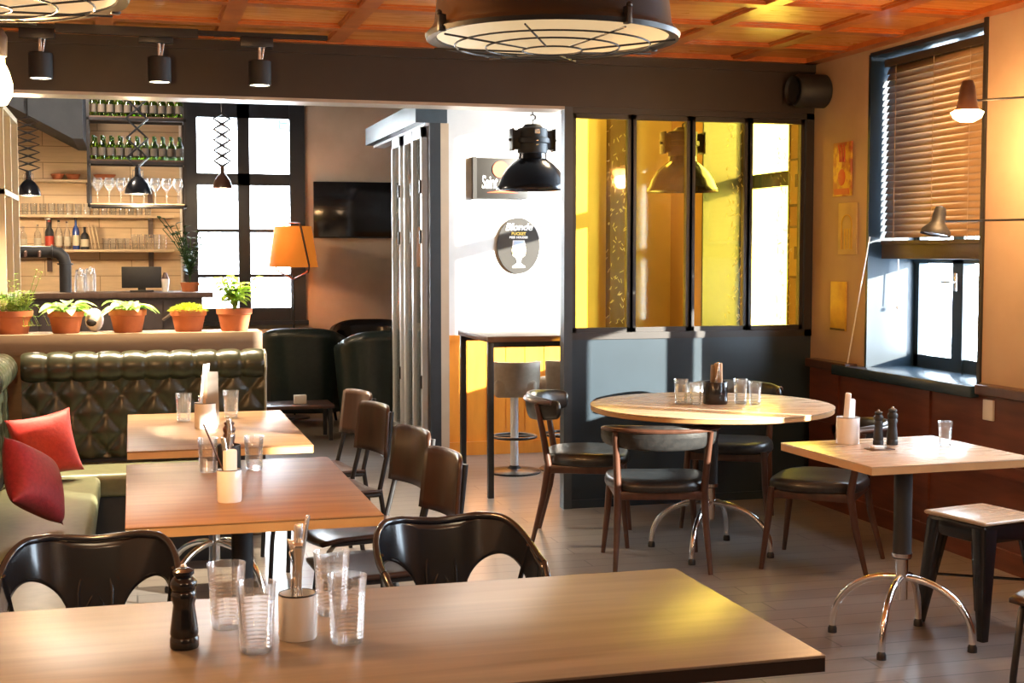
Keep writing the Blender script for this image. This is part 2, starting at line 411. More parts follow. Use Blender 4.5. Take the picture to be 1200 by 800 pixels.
def window(n, y0, y1, zt, handle=True, top=2.62, yo=.09, mullion=True):
    r = struct_root(n); z0, z1 = .86, top - .02
    c = MB()                                   # painted reveals and sill
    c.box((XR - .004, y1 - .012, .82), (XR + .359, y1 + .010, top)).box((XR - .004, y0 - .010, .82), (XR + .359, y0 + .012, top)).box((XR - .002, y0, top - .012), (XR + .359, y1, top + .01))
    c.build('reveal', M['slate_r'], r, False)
    MB().box((XR - .10, y0 - .08, .80), (XR + .30, y1 + .22, .86), .008).build('sill', M['slate'], r)
    c = MB(); w = .055; x0, x1 = XW, XW + .06; ym = (y0 + y1) / 2 + yo
    c.box((x0, y0, z0), (x1, y0 + w, z1)).box((x0, y1 - w, z0), (x1, y1, z1)).box((x0, y0, z1 - w), (x1, y1, z1)).box((x0, y0, z0 - .04), (x1, y1, z0 + .07))
    if mullion: c.box((x0 - .01, ym - .05, z0), (x1, ym + .05, z1))
    c.box((x0 - .01, y0, zt - .05), (x1, y1, zt + .05))
    c.build('window_frame', M['slate'], r, False)
    MB().box((XW + .03, y0 + .04, z0), (XW + .036, y1 - .04, z1 - .04)).build('glass', M['pane'], r, False)
    if handle:
        MB().box((XW - .03, ym - .012, 1.30), (XW - .01, ym + .012, 1.40), .003).tube([(XW - .03, ym, 1.35), (XW - .055, ym, 1.35), (XW - .055, ym + .09, 1.35)], .007).build('handle', M['steel'], r)
    return r
window('window_1', *WINS[1], 1.50); window('window_2', *WINS[2], 2.02, False, 2.95, 0, False); window('window_5', *WINS[3], 1.50); window('window_3', *WINS[0], 1.50)

def blind(y0, y1, ztop, zbot, label, tilt, n):
    t = thing('venetian_blind', label, 'blind', (XR + .10, (y0 + y1) / 2, 0), 0, None); h = (y1 - y0) / 2 - .03
    c = MB()
    for k in range(n):
        z = zbot + .06 + (ztop - zbot - .08) * k / (n - 1)
        c.grid(lambda u, v: ((v - .5) * .05, (u * 2 - 1) * h, .004 * math.cos((v - .5) * PI)), 1, 4, mx=T(0, 0, z, 0, tilt, 0))
    c.build('slats', M['blind'], t, solid=.0015)
    MB().box((-.03, -h, ztop), (.03, h, ztop + .04)).build('head_rail', M['blind_d'], t, False)
    MB().box((-.03, -h, zbot - .08), (.03, h, zbot + .0), .004).box((-.035, -h, zbot + .0), (.035, h, zbot + .022)).build('bottom_rail', M['blind_d'], t)
    c = MB()
    for y in (-h + .2, 0.02, h - .12):
        c.tube([(-.028, y, ztop), (-.028, y, zbot)], .0018, 6); c.tube([(.028, y, ztop), (.028, y, zbot)], .0018, 6)
    c.build('ladder_cord', M['kraft'], t)
    return t
b1 = blind(*WINS[1], 2.55, 1.555, 'brown slatted venetian blind in the recessed window, raised above the lower panes', R(-62), 27)
MB().tube([(-.11, .50, 1.60), (-.13, .56, 1.30), (-.125, .70, .87)], .004, 6).build('pull_cord', M['paper'], b1)
MB().tube([(.06, .48, 1.52), (.06, .47, 1.22)], .004, 6).sphere((.06, .47, 1.20), .012, 8).build('pull_cord', M['paper'], b1)
b0 = blind(*WINS[0], 2.55, 2.15, 'brown slatted venetian blind in the window beyond the right edge', R(-48), 12)
blind(*WINS[3], 2.55, 1.85, 'brown slatted venetian blind in the window nearest the camera side', R(-30), 18)

# back window (bar side)
r = struct_root('window_4'); xm = (BX0 + BX1) / 2
c = MB(); y0, y1 = YB - .04, YB + .06
c.box((BX0 - .06, y0 - .02, BZ0 - .02), (BX0 + .06, y1, BZ1 + .02)).box((BX1 - .06, y0 - .02, BZ0 - .02), (BX1 + .08, y1, BZ1 + .02))
c.box((BX0, y0, 2.76), (BX1, y1, BZ1 + .02)).box((BX0, y0, BZ0 - .02), (BX1, y1, BZ0 + .10)).box((xm - .055, y0, BZ0), (xm + .055, y1, BZ1)).box((BX0, y0, 2.14), (BX1, y1, 2.25))
for z in (1.72, 1.30): c.box((BX0, y0 + .02, z - .016), (BX1, y1, z + .016))
c.box((BX0 - .08, y0 - .06, BZ0 - .06), (BX1 + .10, y1, BZ0 - .02))
c.build('window_frame', mat('window_dark_blue', (.018, .024, .036), .35), r, False)
MB().box((BX0, YB + .03, BZ0), (BX1, YB + .036, BZ1)).build('glass', M['pane'], r, False)
t = tag(MB().box((-7, 26, -2), (16, 27, 8)).build('neighbouring_building', M['facade'], None, False), 'sunlit white building seen through the bar window', 'building')
c = MB()
for k in range(8): c.box((2.72, 25.93, 3.85 + .1 * k), (3.12, 25.99, 3.93 + .1 * k))
c.box((2.68, 25.96, 3.8), (3.16, 26.0, 4.7)); c.build('shuttered_window', M['facade_w'], t, False)

# stair soffit above the bar
c = MB().prism([(-1.9, 3.0), (-.36, 3.0), (-.36, 2.43), (-.44, 2.43), (-1.05, 2.75), (-1.9, 3.0)][:5], 'y', 11.6, 12.93)
struct('trim_6', c, mat('soffit_paint', (.075, .085, .10), .7))

# ------------------------------------------------------------------ yellow glass partition
t = thing('glass_partition', 'tall partition of four yellow glass panes over a dark blue base', 'partition', (2.43, YP, 0))
W = XR - 2.43 - .0
MB().box((.03, .012, 0), (W, .065, 1.03)).box((0.02, .006, 0), (W, .072, .05)).build('lower_panel', M['slate_d'], t, False)
c = MB(); c.box((0, 0, 0), (.05, .075, 2.355)); c.build('end_post', M['greytrim'], t, False)
c = MB(); c.box((.05, 0, 1.0), (W, .08, 1.04)); c.box((.05, 0, 2.32), (W, .08, 2.354)); c.box((W - .05, 0, 1.0), (W, .08, 2.354))
c.build('frame', M['trim'], t, False)
pw = (W - .10) / 4
for k in range(4):
    xa = .05 + pw * k; xb = xa + pw
    c = MB(); f = .028
    for (a, b) in (((xa, .02, 1.04), (xb, .06, 1.04 + f)), ((xa, .02, 2.32 - f), (xb, .06, 2.32)), ((xa, .02, 1.04), (xa + f, .06, 2.32)), ((xb - f, .02, 1.04), (xb, .06, 2.32))): c.box(a, b)
    sf = c.build('sash', M['trim'], t, False)
    c = MB()
    for xx in (xa, xb): c.box((xx - .005, .008, 1.03), (xx + .005, .02, 2.33))
    c.box((xa, .008, 2.32), (xb, .02, 2.332)).build('bead', M['greytrim'], sf, False)
    pn = MB().box((xa + .02, .04, 1.05), (xb - .02, .046, 2.31)).build('pane', M['yellow'], t, False)
    bands = {0: ((.225, .34),), 2: ((.24, .37),), 3: ((.20, .30),)}.get(k, ())
    if bands:
        c = MB(); rr = random.Random(k + 3)
        for a, b in bands:
            for q in range(95):
                x, z = xa + rr.uniform(a, b), rr.uniform(1.07, 2.29); an = rr.choice((55, 70, 110, 125, 150)) + rr.uniform(-12, 12); L = rr.uniform(.012, .028)
                c.box((-L / 2, -.001, -.0011), (L / 2, .001, .0011), mx=T(x, .0385, z, 0, R(an), 0))
        c.build('relief_pattern', M['relief'], pn, False)

# speaker
t = thing('wall_speaker', 'round black loudspeaker at the end of the dark beam above the glass partition', 'speaker', (3.93, 7.47, 2.475))
MB().lathe([(0, -.10), (.085, -.10), (.10, -.08), (.10, .09), (.09, .10), (0, .10)], 28, mx=T(0, 0, 0, 0, PI / 2, 0)).build('body', M['matte'], t)
MB().lathe([(0, .09), (.07, .09), (.085, .075)], 28, mx=T(-.20, 0, 0, 0, PI / 2, 0)).build('grille', M['black'], t)
MB().box((-.03, .05, -.03), (.03, .13, .03)).build('bracket', M['black'], t)

# tiles on wall between partition and window
for i, (ya, yb, z0, z1, m, lab) in enumerate([(7.34, 7.13, 1.84, 2.155, 'tile_r', 'upper yellow and red decorated plaque on the wall beside the window'),
                               (7.27, 7.06, 1.50, 1.80, 'tile_o', 'pale ochre plaque with a faint arch, middle of the three on the wall'),
                               (7.35, 7.17, 1.05, 1.34, 'tile_y', 'lowest plain yellow plaque on the wall beside the window')]):
    t = thing('wall_plaque', lab, 'plaque', (XR, (ya + yb) / 2, z0), 0, 'plaques beside the window'); hw = (ya - yb) / 2
    MB().box((-.012, -hw, 0), (0, hw, z1 - z0), .003).build('plate', M[m], t)
    c = MB()
    if i == 0:
        for k in range(3): c.tube([(-.014, -.03 + .025 * k, .2), (-.014, -.035 + .03 * k, .26), (-.014, -.02 + .03 * k, .30)], .004, 6)
        c.sphere((-.013, 0, .11), (.003, .045, .05), 12)
        c.box((-.015, -hw + .02, .01), (-.012, hw - .02, .045)).build('motif', M['redcap'], t)
    elif i == 1:
        c.tube([(-.014, -.06, .03), (-.014, -.06, .17)] + [(-.014, -.06 * math.cos(a), .17 + .06 * math.sin(a)) for a in [PI * q / 8 for q in range(9)]] + [(-.014, .06, .03)], .004, 6)
        for k in range(3): c.box((-.014, -.04 + .03 * k, .03), (-.012, -.03 + .03 * k, .15))
        c.build('motif', M['tile_y'], t)
    else:
        c.box((-.014, -hw + .004, 0.002), (-.012, hw - .004, .014)).build('motif', M['darkwood'], t)
# pictures beyond the glass on right wall
for k, (ya, yb, z0, z1, lab) in enumerate(((7.86, 7.70, 1.80, 2.10, 'small brown framed picture seen through the right yellow pane'), (7.86, 7.70, 1.35, 1.68, 'lower ochre framed picture seen through the right yellow pane'))):
    t = thing('framed_picture', lab, 'picture', (XR, (ya + yb) / 2 , z0)); h = (ya - yb) / 2 + .02
    MB().box((-.02, -h, 0), (0, h, z1 - z0), .003).build('frame', M['darkwood'], t)
    MB().box((-.023, -h + .015, .015), (-.02, h - .015, z1 - z0 - .015)).build('print', M['tile_o'], t)
    MB().box((-.026, -.015, .12), (-.022, .015, .2)).build('motif', M['darkwood'], t)

# ------------------------------------------------------------------ sliding door stack
t = thing('sliding_glass_door', 'stacked glass folding doors with aluminium edges under a dark track box', 'door', (2.0, 9.8, 0))
MB().prism([(0, 0), (.235, 0), (.235, 2.2), (0, 2.2)], 'z', 2.455, 2.60).build('track_box', M['greytrim'], t, False)
MB().box((.07, .01, 2.435), (.17, 2.2, 2.455)).build('track_rail', M['alu'], t, False)
MB().box((.105, .0, 0), (.185, .09, 2.455)).build('post', M['matte'], t, False)
MB().box((.187, .01, 0), (.248, .07, 2.455)).build('wall_strip', M['plaster'], t, False)
for k, y in enumerate((.13, .55, .97)):
    x = .07 + .018 * (k % 2)
    c = MB()
    for a, b in (((x, y, .03), (x + .04, y + .05, 2.44)), ((x, y + .33, .03), (x + .04, y + .38, 2.44)), ((x, y, .03), (x + .04, y + .38, .12)), ((x, y, 2.36), (x + .04, y + .38, 2.44))): c.box(a, b, .002)
    c.build('leaf_frame', M['alu'], t, False)
    MB().box((x + .014, y + .04, .10), (x + .02, y + .34, 2.38)).build('leaf_glass', M['door_glass'], t, False)
    for z in (1.95, 1.58, .5): MB().box((x - .014, y + .01, z), (x, y + .04, z + .10), .002).build('hinge', M['black'], t, False)

# ------------------------------------------------------------------ middle room: signs, lamps, high table, stools
def text_obj(body, size, m, parent, loc, ext=.002, shear=0, align='CENTER', rot=(PI / 2, 0, 0), name='lettering', xs=1):
    cu = bpy.data.curves.new(name, 'FONT'); cu.body = body; cu.size = size; cu.extrude = ext; cu.shear = shear; cu.align_x = align; cu.offset = .0012
    o = bpy.data.objects.new(name, cu); COL.objects.link(o); o.parent = parent; o.location = loc; o.rotation_euler = rot
    bpy.context.view_layer.update()
    me = bpy.data.meshes.new_from_object(o.evaluated_get(bpy.context.evaluated_depsgraph_get()))
    me.materials.clear(); me.materials.append(m); n_ = bpy.data.objects.new(name, me); COL.objects.link(n_)
    n_.parent = parent; n_.location = loc; n_.rotation_euler = rot; n_.scale = (xs, 1, 1); bpy.data.objects.remove(o); n_.name = name; return n_
t = thing('wall_sign', 'black wall sign with an orange-red disc and white script on the sunlit wall', 'sign', (2.45, 9.9, 1.915))
MB().box((0, -.035, 0), (.42, 0, .30), .004).box((-.008, -.045, -.004), (.022, 0, .305)).build('board', M['signk'], t)
MB().lathe([(0, 0), (.062, 0), (.062, .006), (0, .006)], 32, mx=T(.205, -.036, .215, PI / 2, 0, 0)).build('disc', M['signr'], t)
MB().grid(lambda u, v: (.10 + .24 * u, -.037, .042 + .016 * v * math.sin(u * PI)), 12, 2).build('swoosh', M['signr'], t, solid=.003)
text_obj('Saint', .135, M['signw'], t, (.060, -.036, .075), shear=.12, align='LEFT', xs=.46)
t = thing('beer_sign', 'oval black beer sign with a white stemmed beer glass on the sunlit wall', 'sign', (2.80, 9.9, 1.565))
MB().lathe([(0, 0), (.165, 0), (.165, .02), (0, .02)], 40, mx=T(0, 0, 0, PI / 2, 0, 0) @ Matrix.Diagonal((1, 1.27, 1, 1))).build('board', M['signk'], t)
text_obj('Blonde', .075, M['signw'], t, (0, -.021, .115), shear=.25)
text_obj('BUCKET', .030, M['signy'], t, (0, -.021, .080)); text_obj('BEER HOUDER', .022, M['signw'], t, (0, -.021, .055))
gl = MB().prism([(-.045, .04), (.045, .04), (.05, .0), (.056, -.03), (.05, -.07), (.02, -.095), (.015, -.13), (.05, -.155), (.05, -.165), (-.05, -.165), (-.05, -.155), (-.015, -.13), (-.02, -.095), (-.05, -.07), (-.056, -.03), (-.05, 0)], 'y', -.024, -.02).build('glass_emblem', M['signw'], t, False)
MB().prism([(-.05, -.01), (.054, -.015), (.05, -.06), (.02, -.085), (-.02, -.085), (-.05, -.06)], 'y', -.027, -.0235).build('beer', M['signy'], gl, False)
MB().prism([(-.038, .035), (.038, .035), (.042, .0), (-.042, .0)], 'y', -.027, -.0235).build('clear_top', M['signg'], gl, False)

def factory_lamp(loc, label, ceil_z=3.05):
    t = thing('factory_pendant_lamp', label, 'lamp', loc, 0, 'factory pendants behind the beam')
    MB().lathe([(.205, 0), (.212, -.006), (.212, .008), (.20, .03), (.185, .075), (.155, .13), (.115, .175), (.085, .20), (.08, .235), (.075, .235), (.082, .195), (.14, .135), (.18, .07), (.195, .02), (.204, .002)], 36).build('shade', M['gloss'], t)
    MB().lathe([(.08, .235), (.088, .24), (.088, .30), (.10, .305), (.10, .335), (.088, .34), (.088, .40), (.06, .41), (.045, .43), (0, .43)], 24).box((-.125, -.03, .26), (.125, .03, .39), .01).build('gear_housing', M['matte'], t)
    for sx in (-1, 1):
        c = MB()
        c.tube([(sx * .128, 0, .325), (sx * .145, 0, .325)], .010, 8)
        c.box((sx * .125 - .006, -.04, .25), (sx * .125 + .006, .04, .40), .003)
        c.build('clamp', M['black'], t)
    MB().box((-.015, -.105, .36), (.015, -.09, .39)).box((-.008, -.105, .31), (.008, -.095, .318)).box((-.008, -.105, .285), (.008, -.095, .293)).build('label_plate', M['steel'], t)
    MB().tube([(0, 0, .43), (0, 0, .455)] + [(.018 * math.sin(a), 0, .475 - .02 * math.cos(a)) for a in (0, 1, 2, 3, 4)], .005, 8).tube([(0, 0, .49), (0, 0, ceil_z - loc[2])], .004, 6).build('hook', M['black'], t)
    MB().sphere((0, 0, .1), .035, 14).build('bulb', M['white'], t)
    return t
fl = factory_lamp((2.59, 8.8, 1.935), 'black factory pendant lamp hanging before the sunlit white wall'); fl.scale = (1.15, 1.15, 1)
dup(fl, (3.40, 8.16, 1.905), None, 'black factory pendant lamp seen through the yellow glass', None, (1.07, 1.07, .93))

t = thing('high_bar_table', 'high narrow bar table with wood top and slim dark legs', 'table', (2.08, 8.03, 0))
MB().box((0, 0, .965), (1.25, .80, 1.0), .004).build('table_top', mat('bar_top', (.20, .12, .08), .4), t)
for x in (.03, 1.22):
    for y in (.05, .77): MB().box((x - .018, y - .018, 0), (x + .018, y + .018, .966), .002).build('leg', M['black'], t)
MB().box((.03, .04, .93), (1.22, .06, .965)).box((.03, .76, .93), (1.22, .78, .965)).build('apron', M['black'], t, False)

def bar_stool(loc, rz, label):
    t = thing('bar_stool', label, 'stool', loc, rz, 'taupe bar stools')
    MB().lathe([(0, 0), (.18, 0), (.185, .008), (.17, .018), (.05, .03), (.03, .05), (0, .05)], 32).build('base', M['black'], t)
    MB().tube([(0, 0, .03), (0, 0, .56)], .028, 16).build('pole', M['alu'], t)
    MB().tube([(.15 * math.cos(a), .15 * math.sin(a), .25) for a in [2 * PI * k / 28 for k in range(28)]], .010, 8, closed=True).tube([(-.15, 0, .25), (.15, 0, .25)], .008, 8).build('foot_ring', M['black'], t)
    MB().box((-.145, -.15, .53), (.145, .15, .65), .03, seg=3).build('seat', M['taupe'], t)
    def f(u, v):
        a = PI * (1.0 + 1.0 * u); rr = .155 + .01 * v
        return (rr * math.cos(a), rr * .95 * math.sin(a), .56 + .21 * v)
    MB().grid(f, 24, 5).build('backrest', M['taupe'], t, solid=.035)
    return t
s1 = bar_stool((2.52, 9.0, 0), R(-12), 'taupe bar stool with round black base, nearest the high table leg')
dup(s1, (2.90, 9.03, 0), R(20), 'taupe bar stool half hidden behind the partition end post')

# ------------------------------------------------------------------ lamps
def dome_pendant(loc, label, rad=.272):
    t = thing('dome_pendant_lamp', label, 'lamp', loc, 0, 'large industrial pendants'); s = rad / .272
    MB().lathe([(.272 * s, .0), (.276 * s, .008), (.270 * s, .016), (.262 * s, .03), (.245 * s, .17), (.22 * s, .28), (.16 * s, .36), (.07 * s, .40), (.05 * s, .48), (0, .48)], 48).build('shade', M['lampblack'], t)
    MB().lathe([(.256 * s, .004), (.245 * s, .05), (.20 * s, .16), (.10 * s, .22), (0, .23)], 48).build('reflector', M['cream'], t)
    MB().lathe([(.258 * s, .012), (.258 * s, .0), (.278 * s, -.004), (.282 * s, .006), (.272 * s, .016)], 48).build('rim', M['lampblack'], t)
    c = MB()
    for q in (.066, .148, .216): c.tube([(q * s * math.cos(a), q * s * math.sin(a), -.012 - .018 * (1 - q / .26)) for a in [2 * PI * k / 40 for k in range(40)]], .0022, 6, closed=True)
    for k in range(8):
        a = 2 * PI * k / 8 + .28
        c.tube([(q * s * math.cos(a), q * s * math.sin(a), -.012 - .018 * (1 - q / .26)) for q in (.066, .148, .216, .272)], .0022, 6)
    c.build('wire_grid', M['black'], t)
    for a in (.28, .28 + PI * 1.0, .28 + PI / 2, .28 + 3 * PI / 2):
        c = MB()
        c.box((.27 * s, -.006, -.006), (.288 * s, .006, .03), .002, mx=T(rz=a)); c.sphere((.285 * s * math.cos(a), .285 * s * math.sin(a), .032), .007, 8)
        c.build('clip', M['black'], t)
    MB().tube([(0, 0, .48), (0, 0, 2.66 - loc[2])], .008, 8).build('stem', M['black'], t)
    MB().sphere((0, 0, .12), .04, 14).build('bulb', M['cream'], t)
    return t
dp = dome_pendant((.905, 2.92, 1.975), 'large black dome pendant with wire grid hanging at the top centre')
dup(dp, (-.275, 2.76, 1.985), R(9), 'large black dome pendant with wire grid at the upper left corner')

# track and three spots
t = thing('ceiling_track', 'long black spotlight track on the ceiling before the beam', 'track', (0, 7.33, 2.655))
MB().box((-1.1, -.02, -.022), (1.02, .02, 0)).build('rail', M['black'], t, False)
MB().box((-.35, -.05, -.045), (.35, -.025, -.0)).build('cable_cover', M['black'], t, False)
def track_spot(x, label):
    t = thing('track_spotlight', label, 'spotlight', (x, 7.33, 2.633), 0, 'track spotlights')
    MB().box((-.10, -.018, -.05), (.07, .018, 0), .002).build('adapter', M['black'], t)
    MB().tube([(0, 0, -.05), (0, 0, -.125)], .010, 10).tube([(.028, 0, -.02), (.012, 0, -.115)], .006, 8).build('stem', M['steel'], t)
    MB().lathe([(0, -.12), (.053, -.12), (.058, -.126), (.058, -.245), (.053, -.25), (.051, -.242), (0, -.235)], 28).build('housing', M['matte'], t)
    MB().lathe([(0, -.246), (.050, -.246), (.050, -.240), (0, -.24)], 24).build('lens', M['spot_e'], t)
    return t
ts = track_spot(-.425, 'cylindrical track spotlight, first from the left under the black track')
dup(ts, (.155, 7.33, 2.633), None, 'cylindrical track spotlight, middle one of the three on the beam')
dup(ts, (.665, 7.33, 2.633), None, 'cylindrical track spotlight, right one of the three on the beam')

t = thing('pendant_bulb', 'bare glowing warm bulb hanging at the left edge', 'lamp', (-.290, 3.42, 1.905))
MB().lathe([(0, -.060), (.016, -.056), (.028, -.035), (.030, -.01), (.022, .02), (.013, .04), (.013, .06), (0, .06)], 24).build('bulb', M['bulb'], t)
MB().lathe([(0, .055), (.018, .055), (.02, .10), (.01, .12), (0, .12)], 20).build('socket', M['black'], t)
MB().tube([(0, 0, .12), (0, 0, .75)], .003, 6).build('cord', M['black'], t)

def wall_lamp(tip, mount, label, lit, tilt):
    t = thing('swing_arm_wall_lamp', label, 'lamp', tip, 0, 'swing arm wall lamps'); d = Vector(mount) - Vector(tip)
    mx = T(0, 0, 0, 0, tilt, 0)
    MB().lathe([(.070, -.01), (.066, .012), (.045, .035), (.032, .05), (.030, .09), (.024, .12), (0, .128)] if not lit else [(.060, .0), (.045, .03), (.040, .06), (.034, .11), (.024, .14), (0, .145)], 28, mx=mx).build('shade', M['copper'] if lit else M['matte'], t)
    MB().lathe([(0, -.045), (.03, -.042), (.06, -.025), (.072, 0), (.05, .012), (0, .014)] if lit else [(0, -.004), (.055, -.004), (.055, .004), (0, .004)], 24, mx=mx).build('lens', M['wall_e'] if lit else M['white'], t)
    MB().tube([(.02, 0, .055), (.06, -.005, .055), (d.x, d.y, .055)], .005, 8).build('arm', M['black'], t)
    MB().lathe([(0, 0), (.045, 0), (.045, .015), (0, .02)], 20, mx=T(d.x, d.y, .055, 0, -PI / 2, 0)).build('wall_plate', M['black'], t)
wall_lamp((3.62, 5.40, 2.135), (XR, 4.93, 2.1), 'lit swing arm wall lamp glowing before the top of the blind', True, 0)
wall_lamp((3.60, 5.60, 1.60), (XR, 4.98, 1.6), 'unlit black swing arm wall lamp low before the blind', False, R(12))

# ------------------------------------------------------------------ tables
def pedestal(t, x=0, y=0, ztop=.72, rot=R(0), reach=.27):
    MB().tube([(x, y, .33), (x, y, ztop)], .035, 20).build('column', M['matte'], t)
    MB().tube([(x, y, .17), (x, y, .34)], .024, 16).lathe([(0, .335), (.037, .335), (.037, .35), (0, .35)], 20, mx=T(x, y)).build('collar', M['chrome'], t)
    for k in range(4):
        a = rot + k * PI / 2; pts = []
        for i in range(13):
            q = i / 12 * PI / 2
            pts.append((x + math.cos(a) * (.02 + (reach - .02) * math.sin(q)), y + math.sin(a) * (.02 + (reach - .02) * math.sin(q)), .03 + .225 * math.cos(q) ** .9))
        lg = MB().tube(pts, .0135, 12).build('leg', M['chrome'], t)
        MB().lathe([(0, -.031), (.018, -.031), (.018, -.012), (.012, 0), (0, 0)], 14, mx=T(pts[-1][0], pts[-1][1], .031)).build('foot_pad', M['black'], lg)
    MB().box((x - .17, y - .025, ztop - .008), (x + .17, y + .025, ztop), .002).box((x - .025, y - .17, ztop - .008), (x + .025, y + .17, ztop - .002)).build('top_bracket', M['black'], t)
def rect_table(x0, x1, y0, y1, label, m, em, th=.032, peds=(0,), rz=0, rot=PI / 4, vert=False):
    cx, cy = (x0 + x1) / 2, (y0 + y1) / 2; w, d = (x1 - x0) / 2, (y1 - y0) / 2
    t = thing('dining_table', label, 'table', (cx, cy, 0), rz)
    tp = MB().box((-w, -d, .75 - .006), (w, d, .75), .002).build('table_top', m, t)
    MB().box((-w + .001, -d + .001, .75 - th), (w - .001, d - .001, .7441)).build('edge_band', em, tp, False)
    for p in peds: pedestal(t, 0 if vert else p, p if vert else 0, .75 - th, rot)
    return t
T1 = rect_table(-1.25, 1.243, 2.27, 3.01, 'long foreground dining table with grey-brown top and dark edge', M['table_g'], M['edge_d'], peds=(-.8, .8))
T2 = rect_table(-.03, .69, 3.86, 5.04, 'middle brown wooden dining table of the left row', M['table_o'], M['edge_l'], peds=(0,), vert=True)
T3 = rect_table(-.03, .68, 5.37, 6.62, 'farthest brown wooden dining table, before the green bench back', M['table_o'], M['edge_l'], peds=(0,), vert=True)
T4 = rect_table(-.35 + 2.85, .35 + 2.85, 4.62 - .33, 4.62 + .33, 'small square light-topped dining table near the window on the right', M['table_l'], M['edge_l'], rz=R(2), rot=R(42))
t = thing('round_table', 'large round dining table before the yellow glass partition', 'table', (2.79, 6.30, 0))
tp = MB().lathe([(0, .742), (.60, .742), (.607, .745), (.607, .749), (.604, .75), (0, .75)], 72).build('table_top', M['table_l'], t)
MB().lathe([(0, .72), (.598, .72), (.604, .724), (.604, .7425), (0, .7425)], 72).build('edge_band', M['edge_l'], tp)
pedestal(t, 0, 0, .72, R(50), .31)

# ------------------------------------------------------------------ chairs
def school_chair(loc, rz, label):
    """front = +y"""
    t = thing('plywood_chair', label, 'chair', loc, rz, 'dark plywood chairs along the left tables')
    def sf(u, v):
        x, y = (u - .5) * .40, (v - .5) * .40
        return (x * (1 - .08 * (1 - v)), y + .01, .452 - .012 * math.cos((u - .5) * PI) - .02 * max(0, v - .8) * 5 * .6)
    MB().grid(sf, 10, 10).build('seat', M['ply'], t, solid=.014, ang=60)
    def bf(u, v):
        x = (u - .5) * (.38 - .03 * v); y = -.235 - .035 * math.cos((u - .5) * PI) - .02 * v
        e = 1 - (abs(2 * u - 1) ** 12) * .07
        return (x, y + .03, .60 + (.225 * e) * v + .008 * (1 - e))
    MB().grid(bf, 14, 8).build('backrest', M['ply'], t, solid=.014, ang=60)
    for sx in (-1, 1):
        MB().tube([(sx * .165, -.245, .80), (sx * .165, -.225, .62), (sx * .17, -.185, .46), (sx * .175, -.215, .25), (sx * .18, -.255, .0)], .011, 10).build('leg', M['black'], t)
        MB().tube([(sx * .17, -.19, .435), (sx * .17, .15, .435), (sx * .175, .175, .41), (sx * .185, .20, .2), (sx * .19, .21, .0)], .011, 10).build('leg', M['black'], t)
    MB().tube([(-.17, .12, .432), (.17, .12, .432)], .009, 8).tube([(-.17, -.12, .432), (.17, -.12, .432)], .009, 8).build('cross_bar', M['black'], t)
    return t
sc = school_chair((.80, 4.54, 0), R(97), 'dark plywood chair nearest the camera in the left row, its seat showing past the glasses')
dup(sc, (.82, 5.16, 0), R(101), 'dark plywood chair, second nearest in the row of four')
dup(sc, (.83, 6.08, 0), R(102), 'dark plywood chair, third in the row, before the black armchairs')
dup(sc, (.85, 6.66, 0), R(103), 'dark plywood chair farthest back in the row of four, beside the farthest table')

def arm_metal_chair(loc, rz, label):
    """steel armchair, front = -y, back at +y"""
    t = thing('metal_armchair', label, 'chair', loc, rz, 'black metal armchairs behind the foreground table')
    N = 72
    def path(u):                               # u 0..1 left arm front -> back -> right arm front
        a = PI * (1 - u); w, d = .245, .30
        x = w * math.copysign(abs(math.cos(a)) ** .72, math.cos(a)); y = -.10 + d * (math.sin(a) ** .62 if math.sin(a) > 0 else 0)
        return x, y
    def top(u):
        s = abs(2 * u - 1); return .72 - .012 * (1 - min(1, s * 4)) - .085 * max(0, (s - .45) / .55) ** 1.6 - .0
    def bot(u):
        s = abs(2 * u - 1)
        if s < .135: return .455
        t_ = min(1, (s - .135) / .80)
        return min(top(u) - .024, .455 + .165 * max(0, math.sin(PI * t_)) ** .30)
    def fn(u, v):
        x, y = path(u); z0, z1 = bot(u), top(u); z = z0 + (z1 - z0) * v
        k = (z - .45) / .27; s = abs(2 * u - 1)
        fl = .05 * (k - 1) * (1 if s < .35 else 1)
        return (x * (1 + .12 * (k - 1)) , y + fl, z)
    MB().grid(fn, N, 10).build('back_shell', M['gloss'], t, solid=.006, ang=50)
    c = MB().tube([(path(i / N)[0], path(i / N)[1], top(i / N)) for i in range(N + 1)], .011, 10)
    c.build('rim_tube', M['gloss'], t)
    c = MB()
    q = .048
    c.tube([(-q, 0.141, .47), (-q, 0.168, .58), (-q * .8, 0.188, .63), (-q * .3, 0.193, .645), (q * .3, 0.193, .645), (q * .8, 0.188, .63), (q, 0.168, .58), (q, 0.141, .47)], .004, 6)
    c.tube([(-q * .5, 0.137, .47), (-q * .5, 0.159, .54), (-q * .2, 0.171, .565), (q * .2, 0.171, .565), (q * .5, 0.159, .54), (q * .5, 0.137, .47)], .003, 6)
    c.build('embossed_rib', M['gloss'], t)
    MB().box((-.19, -.22, .435), (.19, .17, .455), .012, seg=3).box((-.18, -.21, .40), (.18, .16, .437), .01).build('seat', M['gloss'], t)
    for sx in (-1, 1):
        MB().tube([(sx * .245, -.10, .635), (sx * .235, -.16, .60), (sx * .215, -.19, .45), (sx * .235, -.22, .2), (sx * .25, -.235, 0)], [.011, .012, .016, .014, .011], 10).build('leg', M['gloss'], t)
        MB().tube([(sx * .20, .145, .45), (sx * .225, .17, .2), (sx * .24, .185, 0)], [.018, .014, .011], 10).build('leg', M['gloss'], t)
        MB().tube([(sx * .232, -.0, .665), (sx * .20, .08, .45)], .008, 8).build('arm_stay', M['gloss'], t)
    return t
ac = arm_metal_chair((.850, 3.632, 0), R(2), 'black metal armchair, right of two behind the foreground table')
ac.scale = (.91, 1, 1.03)
